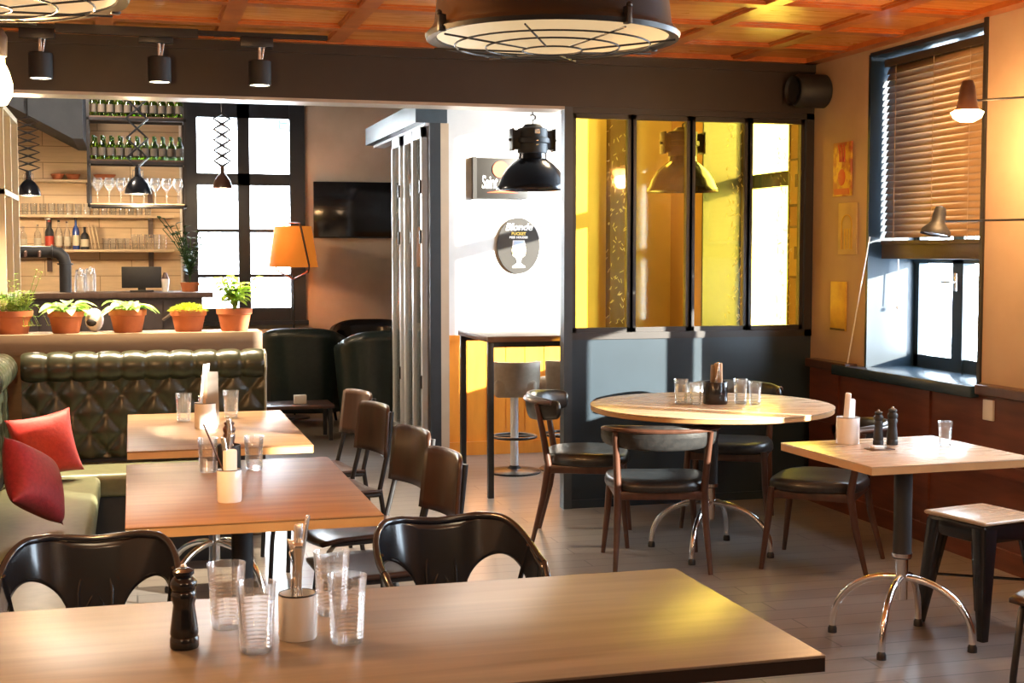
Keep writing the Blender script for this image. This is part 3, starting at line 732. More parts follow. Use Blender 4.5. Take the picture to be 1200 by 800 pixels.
dup(ac, (-.118, 3.632, 0), R(-3), 'black metal armchair, left of two, beside the pepper mill')

def leather_chair(loc, rz, label):
    """front = +y"""
    t = thing('leather_dining_chair', label, 'chair', loc, rz, 'leather chairs around the round table')
    def cf(u, v):                              # padded seat: closed shell
        a = 2 * PI * u; e = .62
        x = .245 * math.copysign(abs(math.cos(a)) ** e, math.cos(a)); y = .225 * math.copysign(abs(math.sin(a)) ** e, math.sin(a))
        prof = [(0, .470), (.75, .474), (.95, .464), (1, .448), (1, .425), (.97, .415), (0, .415)]
        i = min(5, int(v * 6)); f = v * 6 - i
        k = prof[i][0] * (1 - f) + prof[i + 1][0] * f; z = prof[i][1] * (1 - f) + prof[i + 1][1] * f
        wf = 1 - .06 * (y < 0)
        return (x * k * wf, y * k, z + .014 * (abs(x * k) / .245) ** 2 * (v < .45))
    MB().grid(cf, 40, 12, cu=True).build('seat', M['leather'], t, ang=60)
    MB().box((-.205, .165, .375), (.205, .195, .418), .004).box((-.20, -.20, .375), (.20, -.17, .418), .004).box((-.215, -.2, .375), (-.19, .19, .418), .004).box((.19, -.2, .375), (.215, .19, .418), .004).build('seat_rail', M['walnut'], t)
    for sx in (-1, 1):
        MB().tube([(sx * .205, .185, .43), (sx * .215, .20, .25), (sx * .235, .225, 0)], [.018, .017, .011], 12).build('leg', M['walnut'], t)
        MB().tube([(sx * .225, -.245, .735), (sx * .215, -.215, .60), (sx * .205, -.185, .42), (sx * .21, -.21, .25), (sx * .225, -.27, 0)], [.013, .016, .019, .017, .011], 12).build('leg', M['walnut'], t)
    def bf(u, v):
        a = PI * (1.10 + .80 * u); rr = .275; hh = .068
        cx, cy = rr * math.cos(a), -.06 + rr * .88 * math.sin(a)
        b = 2 * PI * v; taper = .45 + .55 * math.sin(PI * (.06 + .88 * u)) ** .5
        th = .020 * math.cos(b) * (1 if True else 1); zz = hh * taper * math.copysign(abs(math.sin(b)) ** .7, math.sin(b))
        n = Vector((math.cos(a), .88 * math.sin(a))).normalized()
        tilt = .12 * zz
        return (cx + n.x * (th + tilt), cy + n.y * (th + tilt), .708 + zz)
    MB().grid(lambda u, v: bf(u, v), 28, 16).build('backrest', M['leather'], t, ang=70)
    for s_ in (1.10, 1.90):
        a = PI * s_; MB().sphere((.275 * math.cos(a), -.06 + .275 * .88 * math.sin(a), .708), (.02, .02, .045), 12).build('back_end', M['leather'], t)
    def rail(z): return [((.300) * math.cos(a), -.06 + .300 * .88 * math.sin(a), z) for a in [PI * (1.13 + .74 * k / 16) for k in range(17)]]
    MB().tube(rail(.745), .012, 8).build('back_rail', M['walnut'], t)
    return t
lc = leather_chair((2.30, 6.80, 0), R(-112), 'black leather dining chair left of the round table, beside the partition end')
dup(lc, (2.44, 6.16, 0), R(-14), 'black leather dining chair nearest the camera at the round table', None, (1, 1, .915))
dup(lc, (3.20, 5.93, 0), R(50), 'black leather dining chair right of the round table, its pale-lit seat beside the small table', None, (1, 1, .915))
dup(lc, (3.20, 6.98, 0), R(150), 'black leather dining chair behind the round table, only its back rising over the top')

# small stool with wooden seat
t = thing('metal_stool', 'square black metal stool with pale wooden seat behind the small table', 'stool', (3.29, 4.74, 0), R(12))
MB().box((-.165, -.165, .445), (.165, .165, .463), .012, seg=3).build('seat', M['table_l'], t)
MB().box((-.155, -.155, .37), (.155, .155, .446), .015).build('seat_frame', M['gloss'], t)
for sx in (-1, 1):
    for sy in (-1, 1):
        def lf(u, v, sx=sx, sy=sy):
            b = 2 * PI * u; w = .042 - .024 * v; x = .118 + .05 * v; e = .5
            return (sx * x + w * math.copysign(abs(math.cos(b)) ** e, math.cos(b)), sy * x + w * math.copysign(abs(math.sin(b)) ** e, math.sin(b)), .43 * (1 - v))
        MB().grid(lf, 20, 6, cu=True).build('leg', M['gloss'], t)
MB().tube([(-.13, -.13, .2), (.13, .13, .2)], .006, 6).tube([(.13, -.13, .2), (-.13, .13, .2)], .006, 6).build('brace', M['gloss'], t)
# chair cut by the right edge
t = dup(sc, (2.86, 3.50, 0), R(118), 'dark plywood chair cut off by the right edge of the picture', 'chair at the right edge')

# ------------------------------------------------------------------ booth
def channel(n, depth):
    return lambda s: depth * (abs(math.sin(PI * n * s)) ** .45)
def booth(name, label, L, parent_loc, rz, seatd=.5, ends=True, sl=None):
    """bench with back along local x, facing -y; back plane at y=0"""
    t = thing(name, label, 'bench', parent_loc, rz)
    ch = channel(round(L / .115), .022); sl = sl or L
    def roll(u, v):
        a = PI * (1.62 - 1.32 * v); rr = .062 + ch(u) * .55
        return (L * u, -.035 + rr * math.cos(a) * 1.0, .935 + rr * math.sin(a) * 1.05)
    MB().grid(roll, int(L / .115) * 10, 16).build('top_roll', M['bench'], t, ang=75)
    nu, nv = int(L / .0125), 36
    def back(u, v):
        x, z = L * u, .47 + .42 * v
        p, q = x / .16 + z / .20, x / .16 - z / .20
        dm = min(abs(math.sin(PI * p)), abs(math.sin(PI * q))) ** .4
        return (x, -.035 - .028 * dm, z)
    MB().grid(back, nu, nv).build('tufted_back', M['bench'], t, ang=75)
    MB().box((.0, -.035, .10), (L, .10, .95)).build('back_frame', M['matte'], t, False)
    c = MB().box((.0, -seatd, .34), (sl, -.07, .455), .03, seg=4); c.build('seat', M['bench_s'], t)
    MB().box((0.02, -seatd + .05, .0), (sl - .02, -.03, .34)).build('plinth', M['matte'], t, False)
    if ends:
        MB().tube([(L, -.02, 1.0), (L, -.09, .985), (L, -.105, .92), (L, -.075, .86), (L, -.07, .46)], .007, 8).build('piping', M['piping'], t)
    return t
booth('booth_bench', 'green leather booth bench along the ledge with a channelled roll top', 1.20, (-.54, 7.24, 0), 0, sl=1.04)
booth('booth_bench', 'green leather booth bench running along the left side of the tables', 3.08, (-.66, 4.10, 0), PI / 2, ends=False, sl=2.60)
t = thing('planter_ledge', 'plastered low partition with wooden cap carrying the potted plants', 'partition', (-1.6, 7.345, 0))
MB().box((0, 0, 0), (2.255, .25, .99)).build('wall_panel', M['ledge'], t, False)
MB().box((-.0, -.012, .985), (2.262, .262, 1.092), .003).build('cap', M['ledge'], t)

def cushion(loc, s, m, label, rot):
    t = thing('throw_cushion', label, 'cushion', loc)
    def f(sg):
        def g(u, v):
            x, y = (u * 2 - 1), (v * 2 - 1); k = (1 - x * x) * (1 - y * y)
            p = 1 - .10 * (1 - abs(x) ** 2) * abs(y) ** 3 ; q = 1 - .10 * (1 - abs(y) ** 2) * abs(x) ** 3
            return (x * s / 2 * q, sg * .26 * s * max(0, k) ** .42, y * s / 2 * p)
        return g
    c = MB(); c.grid(f(1), 18, 18); c.grid(f(-1), 18, 18); bmesh.ops.remove_doubles(c.b, verts=c.b.verts, dist=1e-4)
    o = c.build('cover', m, t, ang=80); o.rotation_euler = rot; return t
cushion((-.40, 6.60, .622), .30, M['redc'], 'bright red cushion standing in the corner of the green booth', (R(-14), R(-8), R(20)))
cushion((-.372, 5.43, .643), .29, M['wine'], 'dark wine-red cushion leaning on the left green bench', (R(-32), R(28), R(50)))

# ------------------------------------------------------------------ things on tables
def tumbler(loc, label, group, h=.128, r=.033):
    t = thing('ribbed_tumbler', label, 'glass', loc, 0, group)
    pr_ = [(0, .006), (r * .70, .006)]; n = 11
    out = [(0, 0), (r * .76, 0), (r * .80, .006)]
    for k in range(n + 1):
        z = .012 + (h * .66) * k / n
        out += [(r * (.80 + .12 * z / h) + .0012, z), (r * (.80 + .12 * z / h) - .0006, z + h * .66 / n * .5)]
    out += [(r * .93, h * .74), (r * .98, h - .003), (r, h), (r * .95, h), (r * .90, h * .74), (r * .74, .012), (0, .012)]
    MB().lathe(out, 28).build('glass_body', M['tumbler'], t)
    MB().lathe([(0, .0005), (r * .72, .0005), (r * .74, .011), (0, .0115)], 24).build('glass_base', M['wired'], t)
    return t
tb = tumbler((.216, 2.585, .75), 'ribbed clear tumbler nearest the camera, left of the white cutlery pot', 'tumblers on the foreground table', .131, .039)
g = 'tumblers on the foreground table'
dup(tb, (.173, 2.764, .75), 1, 'ribbed clear tumbler behind the black pepper mill on the foreground table')
dup(tb, (.392, 2.815, .75), 2, 'ribbed clear tumbler behind and right of the white cutlery pot')
dup(tb, (.391, 2.597, .75), 3, 'ribbed clear tumbler front right of the white cutlery pot')
g = 'tumblers on the middle table'
dup(tb, (.242, 4.79, .75), 0, 'clear tumbler left of the cutlery tin on the middle table', g, .9)
dup(tb, (.400, 4.80, .75), 0, 'clear tumbler right of the cutlery tin on the middle table', g, .9)
g = 'tumblers on the farthest table'
dup(tb, (.215, 6.30, .75), 0, 'clear tumbler left of the menus on the farthest table', g, .95)
dup(tb, (.43, 6.38, .75), 0, 'clear tumbler right of the menus on the farthest table', g, .95)
dup(tb, (.31, 6.18, .75), 0, 'clear tumbler before the menus on the farthest table', g, .95)
g = 'tumblers on the round table'
dup(tb, (2.652, 6.36, .75), 0, 'clear tumbler at the left end of the round table glasses', g, .95)
dup(tb, (2.705, 6.30, .75), 0, 'clear tumbler just left of the cutlery holder on the round table', g, .85)
dup(tb, (2.945, 6.29, .75), 0, 'clear tumbler just right of the cutlery holder on the round table', g, .95)
dup(tb, (3.005, 6.25, .75), 0, 'clear tumbler at the right end of the round table glasses', g, .85)
dup(tb, (3.075, 4.69, .75), 0, 'single clear tumbler on the small square table', 'tumbler on the small table', .72)

def mill(loc, h, label, group=None, m=None):
    t = thing('pepper_mill', label, 'pepper mill', loc, 0, group); k = h / .185
    P = [(0, 0), (.027, 0), (.0285, .004), (.0285, .022), (.026, .027), (.028, .034), (.0265, .05), (.0225, .085), (.021, .10), (.024, .112), (.0255, .124), (.022, .132)]
    MB().lathe([(r * k, z * k) for r, z in P] + [(0, .132 * k)], 28).build('body', m or M['gloss'], t)
    P = [(0, .131), (.021, .132), (.026, .142), (.0265, .152), (.020, .162), (.016, .165), (.021, .170), (.021, .177), (.012, .183), (0, .184)]
    MB().lathe([(r * k, z * k) for r, z in P], 28).build('head', m or M['gloss'], t)
    MB().lathe([(0, .183), (.006, .183), (.007, .188), (.004, .192), (0, .193)], 14, mx=Matrix.Scale(k, 4)).build('finial', M['steel'], t)
    return t
mill((.085, 2.645, .75), .178, 'large glossy black pepper mill on the foreground table').scale = (1, 1, .87)
mill((2.83, 4.775, .75), .135, 'black mill, left of the pair on the small square table', 'mills on the small table', M['matte'])
mill((2.884, 4.762, .75), .145, 'black mill, right of the pair on the small square table', 'mills on the small table', M['matte'])

def pot(loc, r, h, label, m=None, name='cutlery_pot', cat='pot', rim=True):
    t = thing(name, label, cat, loc)
    MB().lathe([(0, 0), (r * .96, 0), (r, .005), (r, h - .003), (r * .97, h), (r * .93, h), (r * .92, .008), (0, .008)], 36).build('body', m or M['white'], t)
    if rim: MB().tube([(r * .97 * math.cos(a), r * .97 * math.sin(a), h) for a in [2 * PI * k / 36 for k in range(36)]], .0016, 6, closed=True).build('rim', M['black'], t)
    return t
def utensil(kind, base, lean, az, L, label, group, m=None, tw=0):
    """cutlery standing handle-up in a pot"""
    o = MB()
    if kind == 'knife':
        o.box((-.009, -.0012, 0), (.009, .0012, L * .5), .001); o.box((-.0065, -.003, L * .45), (.0065, .003, L), .0025)
    elif kind == 'fork':
        o.grid(lambda u, v: ((u - .5) * (.006 + .010 * max(0, v - .45) ** .8 + .012 * max(0, .25 - v) * 2), .004 * math.sin(v * PI) , L * v), 4, 14)
        for k in (-1, 0, 1): o.box((k * .006 - .0014, -.001, -.03), (k * .006 + .0014, .001, .005))
    elif kind == 'card':
        o.box((-.030, -.0008, 0), (.030, .0008, L)); 
    elif kind == 'napkin':
        o.box((-.02, -.012, 0), (.02, .012, L), .006, seg=2)
    elif kind == 'stick':
        o.tube([(0, 0, 0), (0, 0, L)], [.002, .003], 8)
    ob = o.build({'card': 'menu_card', 'napkin': 'paper_napkin', 'stick': 'wooden_stick'}.get(kind, kind), m or M['steel'], solid=.0018 if kind == 'fork' else 0)
    ob.location = base; ob.rotation_euler = Euler((lean, 0, az)); ob.rotation_mode = 'XYZ'
    ob.matrix_world = Matrix.Translation(base) @ Matrix.Rotation(az, 4, 'Z') @ Matrix.Rotation(lean, 4, 'X') @ Matrix.Rotation(tw, 4, 'Z') @ Matrix.Diagonal((1.6 if kind in ('knife', 'fork') else 1, 1.3 if kind in ('knife', 'fork') else 1, 1, 1))
    tag(ob, label, {'card': 'menu', 'napkin': 'napkin', 'stick': 'stick'}.get(kind, kind), group); return ob
pot((.302, 2.655, .75), .0375, .088, 'white ceramic cutlery pot among the tumblers on the foreground table')
g = 'cutlery in the foreground pot'
B = (.302, 2.655, .760)
for i, (k, dx, dy, ln, az, L, lab) in enumerate([
    ('knife', -.015, .0, R(9), R(75), .235, 'tallest silver knife, standing at the left rim of the foreground pot'),
    ('knife', -.006, .012, R(4), R(40), .215, 'silver knife standing behind the others in the foreground pot'),
    ('fork', .002, -.008, R(7), R(-10), .185, 'silver fork leaning back in the middle of the foreground pot'),
    ('fork', .014, .004, R(10), R(-60), .19, 'silver fork leaning to the right in the foreground pot'),
    ('fork', .010, -.014, R(9), R(-100), .165, 'shortest silver fork, at the right front of the foreground pot'),
    ('knife', -.012, -.012, R(5), R(100), .19, 'short silver knife at the left front of the foreground pot')]):
    utensil(k, (B[0] + dx, B[1] + dy, B[2]), ln, az, L, lab, g)
pot((.275, 4.20, .75), .0375, .098, 'pale metal cutlery tin near the front of the middle table', M['white'])
g = 'things in the middle table tin'
utensil('fork', (.268, 4.21, .76), R(6), R(60), .20, 'silver fork in the tin on the middle table', g)
utensil('knife', (.280, 4.20, .76), R(8), R(-60), .19, 'silver knife in the tin on the middle table', g)
utensil('napkin', (.276, 4.195, .76), R(2), R(20), .15, 'folded grey napkin in the tin on the middle table', g, M['paper'])
utensil('stick', (.290, 4.20, .76), R(22), R(-75), .25, 'thin dark stick leaning out of the middle table tin', g, M['walnut'])
mill((.325, 4.93, .75), .16, 'brown pepper mill behind the tin on the middle table', None, M['copper'])
pot((.315, 4.80, .75), .040, .09, 'black cutlery holder between the tumblers on the middle table', M['matte'])
utensil('fork', (.305, 4.80, .76), R(6), R(60), .18, 'silver fork in the black holder on the middle table', g)
utensil('knife', (.325, 4.80, .76), R(5), R(-50), .17, 'silver knife in the black holder on the middle table', g)
pot((.30, 6.02, .75), .05, .11, 'pale cutlery tin on the farthest table', M['white'])
g = 'things in the farthest table tin'
utensil('card', (.275, 6.02, .762), R(7), R(60), .27, 'tall cream card leaning left in the farthest tin', g, M['paper'])
utensil('card', (.325, 6.00, .762), R(3), R(-20), .235, 'grey-white card standing right in the farthest tin', g, M['greypanel'])
utensil('knife', (.30, 6.01, .762), R(3), R(0), .26, 'wooden-handled knife upright in the farthest tin', g, M['kraft'])
utensil('fork', (.31, 6.03, .762), R(8), R(-70), .22, 'fork leaning right in the farthest tin', g, M['steel'])
pot((2.82, 6.32, .75), .062, .11, 'black cutlery holder in the middle of the round table', M['gloss'])
g = 'things in the round table holder'
utensil('napkin', (2.84, 6.32, .762), R(5), R(-40), .195, 'folded kraft napkin standing in the round table holder', g, M['kraft'])
utensil('napkin', (2.815, 6.33, .762), R(3), R(10), .185, 'folded beige napkin at the back of the round table holder', g, M['ledge'])
utensil('fork', (2.79, 6.31, .762), R(14), R(70), .20, 'silver fork leaning left in the round table holder', g)
utensil('knife', (2.80, 6.30, .762), R(8), R(60), .19, 'silver knife leaning left in the round table holder', g)
utensil('knife', (2.85, 6.31, .762), R(8), R(-70), .20, 'silver knife leaning right in the round table holder', g)
pot((2.735, 4.845, .75), .046, .105, 'white ceramic pot holding napkins on the small square table')
utensil('napkin', (2.72, 4.845, .762), R(4), R(60), .19, 'folded white napkin standing in the white pot on the small square table', None, M['paper'])
utensil('napkin', (2.742, 4.85, .762), R(2), R(10), .165, 'shorter folded white napkin behind in the pot on the small square table', None, M['paper'])
t = tag(MB().box((-.05, -.03, 0), (.05, .03, .004), .001).build('leather_bill_tray', M['walnut'], loc=(2.765, 4.655, .75)), 'small dark bill tray on the small square table', 'tray')
t = tag(MB().box((-.022, -.016, .0), (.022, .016, .010), .002).build('folded_receipt', M['paper'], loc=(2.755, 4.655, .754)), 'small folded white receipt on the dark bill tray', 'receipt')

# ------------------------------------------------------------------ plants on the ledge
def leaf(c, base, dirv, L, w, droop=.5, fold=.15, n=6):
    d = Vector(dirv).normalized(); side = d.cross(Vector((0, 0, 1)))
    side = side.normalized() if side.length > .05 else Vector((1, 0, 0))
    upv = side.cross(d); P = Vector(base); rows = []
    for i in range(n + 1):
        s = i / n; ww = w * math.sin(PI * min(1, .06 + .94 * s)) ** .75 * (1 - .25 * s)
        p = P + d * (L * s) - Vector((0, 0, 1)) * (droop * L * s * s)
        rows.append([c.b.verts.new(p - side * ww / 2 + upv * fold * ww), c.b.verts.new(p), c.b.verts.new(p + side * ww / 2 + upv * fold * ww)])
    for a, b in zip(rows, rows[1:]):
        for k in (0, 1): c.b.faces.new((a[k], a[k + 1], b[k + 1], b[k]))
def potted(loc, label, kind, r=.096, h=.118, seed=1):
    t = thing('potted_plant', label, 'plant', loc); rr = random.Random(seed)
    p = MB().lathe([(0, 0), (r * .70, 0), (r * .73, .004), (r * .90, h * .72), (r * .93, h * .74), (r * .98, h * .76), (r, h), (r * .93, h), (r * .90, h * .9), (0, h * .9)], 32).build('pot', M['terra'], t)
    MB().lathe([(0, h * .93), (r * .88, h * .92)], 20).build('soil', M['soil'], p)
    c = MB(); st = MB(); z0 = h * .92
    if kind == 'thyme':
        for k in range(70):
            a = rr.uniform(0, 2 * PI); R0 = rr.uniform(0, r * .8); H_ = rr.uniform(.04, .11) if rr.random() < .8 else rr.uniform(.14, .22)
            lean = rr.uniform(0, .6); dx, dy = math.cos(a) * lean, math.sin(a) * lean
            trail = rr.random() < .25 and True
            pts = []
            for i in range(7):
                s = i / 6
                if trail: p = (R0 * math.cos(a) + s * .14 * abs(math.cos(a)) , R0 * math.sin(a) * .6 - s * .03, z0 + .05 * math.sin(s * PI) - .07 * s * s)
                else: p = (R0 * math.cos(a) + dx * H_ * s, R0 * math.sin(a) + dy * H_ * s, z0 + H_ * s)
                pts.append(p)
                for q in range(3):
                    b = rr.uniform(0, 2 * PI); leaf(c, p, (math.cos(b), math.sin(b), .5), rr.uniform(.018, .03), .013, .3, n=3)
            st.tube(pts, .0014, 5)
    elif kind == 'hosta':
        for k in range(20):
            a = 2 * PI * k / 20 * 1.618 * 2 + rr.uniform(-.2, .2); el = rr.uniform(.45, 1.15); L0 = rr.uniform(.025, .07)
            d = (math.cos(a), math.sin(a), el); b = Vector((0, 0, z0)) + Vector(d).normalized() * L0
            st.tube([(0, 0, z0 - .01), tuple(b)], .003, 5)
            leaf(c, b, (math.cos(a), math.sin(a), el * .5), rr.uniform(.10, .135), rr.uniform(.075, .095), .55, .14, 8)
    elif kind == 'moss':
        for k in range(620):
            a = rr.uniform(0, 2 * PI); q = math.sqrt(rr.random()); el = (1 - q * .75)
            b = (q * r * .98 * math.cos(a), q * r * .98 * math.sin(a), z0 + .042 * math.sqrt(max(0, 1 - q * q * .9)) - .012 + rr.uniform(-.005, .006))
            leaf(c, b, (math.cos(a) * q, math.sin(a) * q, el), rr.uniform(.015, .028), .008, .2, n=2)
    else:
        for k in range(18):
            a = rr.uniform(0, 2 * PI); H_ = rr.uniform(.08, .175); q = rr.uniform(.1, .65)
            top = (q * H_ * math.cos(a) * 1.1, q * H_ * math.sin(a) * 1.1, z0 + H_); st.tube([(0, 0, z0 - .01), (top[0] * .4, top[1] * .4, z0 + H_ * .55), top], .0025, 5)
            for i in range(6):
                s = .45 + .55 * i / 5; b = rr.uniform(0, 2 * PI); leaf(c, (top[0] * s, top[1] * s, z0 + H_ * s), (math.cos(b), math.sin(b), rr.uniform(.1, .8)), rr.uniform(.055, .08), .048, .5, .15, 5)
    c.build('foliage', M[{'thyme': 'thyme', 'hosta': 'hosta', 'moss': 'moss', 'basil': 'basil'}[kind]], t, ang=80)
    if kind != 'moss': st.build('stems', M['thyme'], t)
    return t
potted((-.595, 7.465, 1.092), 'terracotta pot of trailing small-leaved herb, first from the left on the ledge', 'thyme', .102, .118, 3)
potted((-.335, 7.465, 1.092), 'terracotta pot with pale variegated leaves, second on the ledge beside the white ornament', 'hosta', .092, .112, 5)
potted((-.025, 7.465, 1.092), 'terracotta pot with the widest spreading variegated leaves, third on the ledge', 'hosta', .098, .118, 9)
potted((.287, 7.465, 1.092), 'terracotta pot with a low lime-green mossy dome, fourth on the ledge', 'moss', .096, .112, 4)
potted((.527, 7.465, 1.092), 'terracotta pot with upright bright green leafy plant at the right ledge end', 'basil', .096, .118, 8)
t = thing('round_ornament', 'small rounded white ornament with a black patch between the pots', 'ornament', (-.195, 7.555, 1.092))
MB().sphere((0, 0, .062), (.048, .045, .062), 20).build('body', M['white'], t)
MB().sphere((-.012, -.03, .05), (.03, .02, .022), 14).build('dark_patch', M['matte'], t)

# ------------------------------------------------------------------ bar
t = thing('bar_counter', 'dark wooden bar counter behind the potted plants', 'counter', (-1.6, 10.75, 0))
MB().box((0, -.05, 1.17), (2.20, .55, 1.21), .004).build('counter_top', M['darkwood'], t)
c = MB().box((.03, 0, 0), (2.12, .5, 1.17)); 
for k in range(14): c.box((.03 + .15 * k, -.012, 0), (.17 + .15 * k, 0, 1.15))
c.build('front_panel', mat('counter_front', (.075, .055, .048), .6), t, False)
MB().box((2.0, -.06, .98), (2.06, -.03, 1.10), mx=T(0, 0, 0, 0, 0, 0)).tube([(1.82, -.03, 1.0), (1.98, -.03, 1.12)], .012, 6).build('bracket', M['ledge'], t, False)
t = thing('pos_monitor', 'black cash register screen on the bar counter', 'monitor', (.073, 11.0, 1.21))
MB().box((-.15, -.01, .03), (.15, .02, .195), .004).build('screen', M['matte'], t)
MB().box((-.09, -.03, 0), (.09, .07, .012), .003).box((-.03, .02, .01), (.03, .035, .1)).build('stand', M['black'], t)
t = thing('beer_tower', 'fat black pipe-shaped beer tower on the bar counter', 'beer tap', (-.49, 11.0, 1.21))
MB().tube([(0, 0, 0), (0, 0, .22), (-.012, 0, .265), (-.045, 0, .30), (-.09, 0, .31), (-.34, 0, .31)], .045, 20).build('pipe', M['matte'], t)
MB().lathe([(0, 0), (.058, 0), (.058, .012), (0, .012)], 24, mx=T(0, 0, .21)).lathe([(0, 0), (.056, 0), (.056, .012), (0, .012)], 24, mx=T(-.10, 0, .31, 0, PI / 2, 0)).build('flange', M['black'], t)
MB().tube([(-.18, -.045, .31), (-.18, -.09, .30), (-.18, -.095, .27)], .012, 10).tube([(-.28, -.045, .31), (-.28, -.09, .30), (-.28, -.095, .27)], .012, 10).build('tap', M['copper'], t)
for k, (x, h) in enumerate(((-.385, .16), (-.31, .17))):
    t = thing('glass_jar', ('shorter' if k == 0 else 'taller') + ' clear glass jar beside the beer tower', 'jar', (x, 11.05, 1.21))
    MB().lathe([(0, 0), (.04, 0), (.042, .01), (.042, h - .03), (.035, h - .02), (.035, h), (.03, h), (.03, h - .02), (.038, h - .03), (.038, .01), (0, .01)], 20).build('body', M['tumbler'], t)
    MB().lathe([(0, h), (.034, h), (.034, h + .012), (.008, h + .014), (.008, h + .028), (0, h + .03)], 16).build('lid', M['steel'], t)
t = thing('paper_cup', 'white cup with a dark lid beside the black register screen', 'cup', (.25, 11.0, 1.21))
MB().lathe([(0, 0), (.022, 0), (.032, .10), (.029, .10), (.02, .006), (0, .006)], 20).build('cup', M['white'], t)
MB().lathe([(0, .098), (.03, .098), (.022, .115), (.012, .15), (0, .15)], 14).build('lid', M['walnut'], t)
# tall plant by the back window
t = thing('tall_plant', 'tall dark-leaved plant on the bar counter end before the bright window', 'plant', (.44, 11.05, 1.21))
MB().lathe([(0, 0), (.06, 0), (.075, .07), (.068, .07), (.055, .06), (0, .06)], 20).build('pot', M['terra'], t)
c = MB(); st = MB(); rr = random.Random(12)
for k in range(15):
    a = rr.uniform(0, 2 * PI); H_ = rr.uniform(.28, .52); q = rr.uniform(.15, .62)
    pts = [(q * H_ * s * s * math.cos(a), q * H_ * s * s * math.sin(a), .05 + H_ * s) for s in [i / 8 for i in range(9)]]; st.tube(pts, .0035, 5)
    for i in range(2, 9):
        for q2 in (0, 1):
            b = rr.uniform(0, 2 * PI); leaf(c, pts[i], (math.cos(b), math.sin(b), .5), rr.uniform(.06, .09), .032, .2, .1, 4)
c.build('foliage', M['dark_leaf'], t, ang=80); st.build('stems', M['dark_leaf'], t)

# hanging steel bottle rack
RX0, RX1, RY0, RY1 = -.292, .395, 10.45, 10.72
t = thing('hanging_bottle_rack', 'black steel rack with three shelves hanging above the bar', 'rack', (RX0, RY0, 0)); w, d = RX1 - RX0, RY1 - RY0
c = MB()
for x in (0, w):
    for y in (0, d): c.box((x - .009, y - .009, 1.845), (x + .009, y + .009, 3.0))
for z in (1.845, 2.16, 2.475):
    for y in (0, d): c.box((-.009, y - .009, z), (w + .009, y + .009, z + .02))
    for x in (0, w): c.box((x - .009, 0, z), (x + .009, d, z + .02))
c.build('frame', M['black'], t, False)
for z in (1.858, 2.178, 2.493): MB().box((0, 0, z), (w, d, z + .014)).build('shelf', M['darkwood'] if z > 2 else M['lightwood'], t, False)
def bottle(loc, label, group):
    t = thing('wine_bottle', label, 'bottle', loc, 0, group)
    MB().lathe([(0, 0), (.024, 0), (.0265, .003), (.0265, .10), (.022, .118), (.0105, .138), (.0095, .165), (.0115, .167), (.0115, .175), (0, .175)], 14).build('glass_body', M['bottle'], t)
    MB().lathe([(.0270, .03), (.0274, .03), (.0274, .088), (.0270, .088)], 14).build('label_band', M['label'], t)
    MB().lathe([(.0108, .140), (.0112, .140), (.0122, .177), (0, .178)], 10).build('foil', M['bottle'], t)
    return t
bt = None
for z, nm in ((2.507, 'top'), (2.192, 'second')):
    gname = 'small green bottles on the %s shelf of the hanging rack' % nm
    for row in range(2):
        lab = 'small green wine bottle in the %s row on the %s shelf of the hanging rack' % (('front', 'back')[row], nm)
        for k in range(11):
            loc = (RX0 + .038 + .061 * k + row * .012, RY0 + .07 + .13 * row, z + .002)
            if bt is None: bt = bottle(loc, lab, gname)
            else: dup(bt, loc, rnd.uniform(0, 6), lab, gname)
def wineglass(loc, label, group, h=.19, r=.036, inv=False):
    t = thing('wine_glass', label, 'glass', loc, 0, group)
    P = [(0, 0), (.032, .001), (.006, .006), (.004, .01), (.004, h * .46), (.012, h * .5), (r, h * .68), (r * 1.02, h * .78), (r * .8, h), (r * .77, h), (r * .98, h * .78), (r * .95, h * .68), (.008, h * .53), (0, h * .52)]
    MB().lathe(P, 16).build('glass_body', M['wired'], t); return t
wg = None
for k in range(8):
    loc = (RX0 + .06 + .082 * k, RY0 + .10, 1.874); lab = 'stemmed wine glass on the bottom shelf of the hanging rack'
    if wg is None: wg = wineglass(loc, lab, 'wine glasses on the hanging rack')
    else: dup(wg, loc, 0, lab, 'wine glasses on the hanging rack')

# shelves on board wall
YS = YB - .06
def wall_shelf(x0, x1, z, label):
    t = thing('wall_shelf', label, 'shelf', (x0, YS, z))
    MB().box((0, -.24, -.025), (x1 - x0, 0, 0), .002).build('board', M['lightwood'], t)
    for x in (.42, x1 - x0 - .22):
        MB().box((x, -.20, -.045), (x + .045, -.001, -.025)).box((x, -.03, -.20), (x + .045, -.001, -.025)).build('bracket', M['walnut'], t, False)
wall_shelf(-.80, .37, 2.16, 'top pine shelf on the board wall with bowls')
wall_shelf(-1.15, .37, 1.85, 'middle pine shelf on the board wall with rows of glasses')
wall_shelf(-1.15, .37, 1.545, 'lowest pine shelf on the board wall with bottles and glasses')
for k, (x, r) in enumerate(((-.62, .06), (-.49, .065), (-.22, .10))):
    t = tag(MB().lathe([(0, 0), (r * .6, 0), (r, .05), (r * .97, .052), (r * .6, .01), (0, .01)], 24).build('clay_bowl', M['terra'], loc=(x, YS - .12, 2.16)), ('left small', 'middle small', 'widest, right')[k] + ' clay bowl on the top pine shelf', 'bowl')
sg = None
def small_glass(loc, label, group):
    t = thing('drinking_glass', label, 'glass', loc, 0, group)
    MB().lathe([(0, 0), (.026, 0), (.032, .10), (.030, .10), (.024, .006), (0, .006)], 14).build('glass_body', M['tumbler'], t); return t
for k in range(17):
    loc = (-1.05 + .075 * k, YS - .11 - .04 * (k % 2), 1.85); a = 'clear glass in the row on the middle pine shelf'
    if sg is None: sg = small_glass(loc, a, 'glasses on the middle pine shelf')
    else: dup(sg, loc, 0, a, 'glasses on the middle pine shelf')
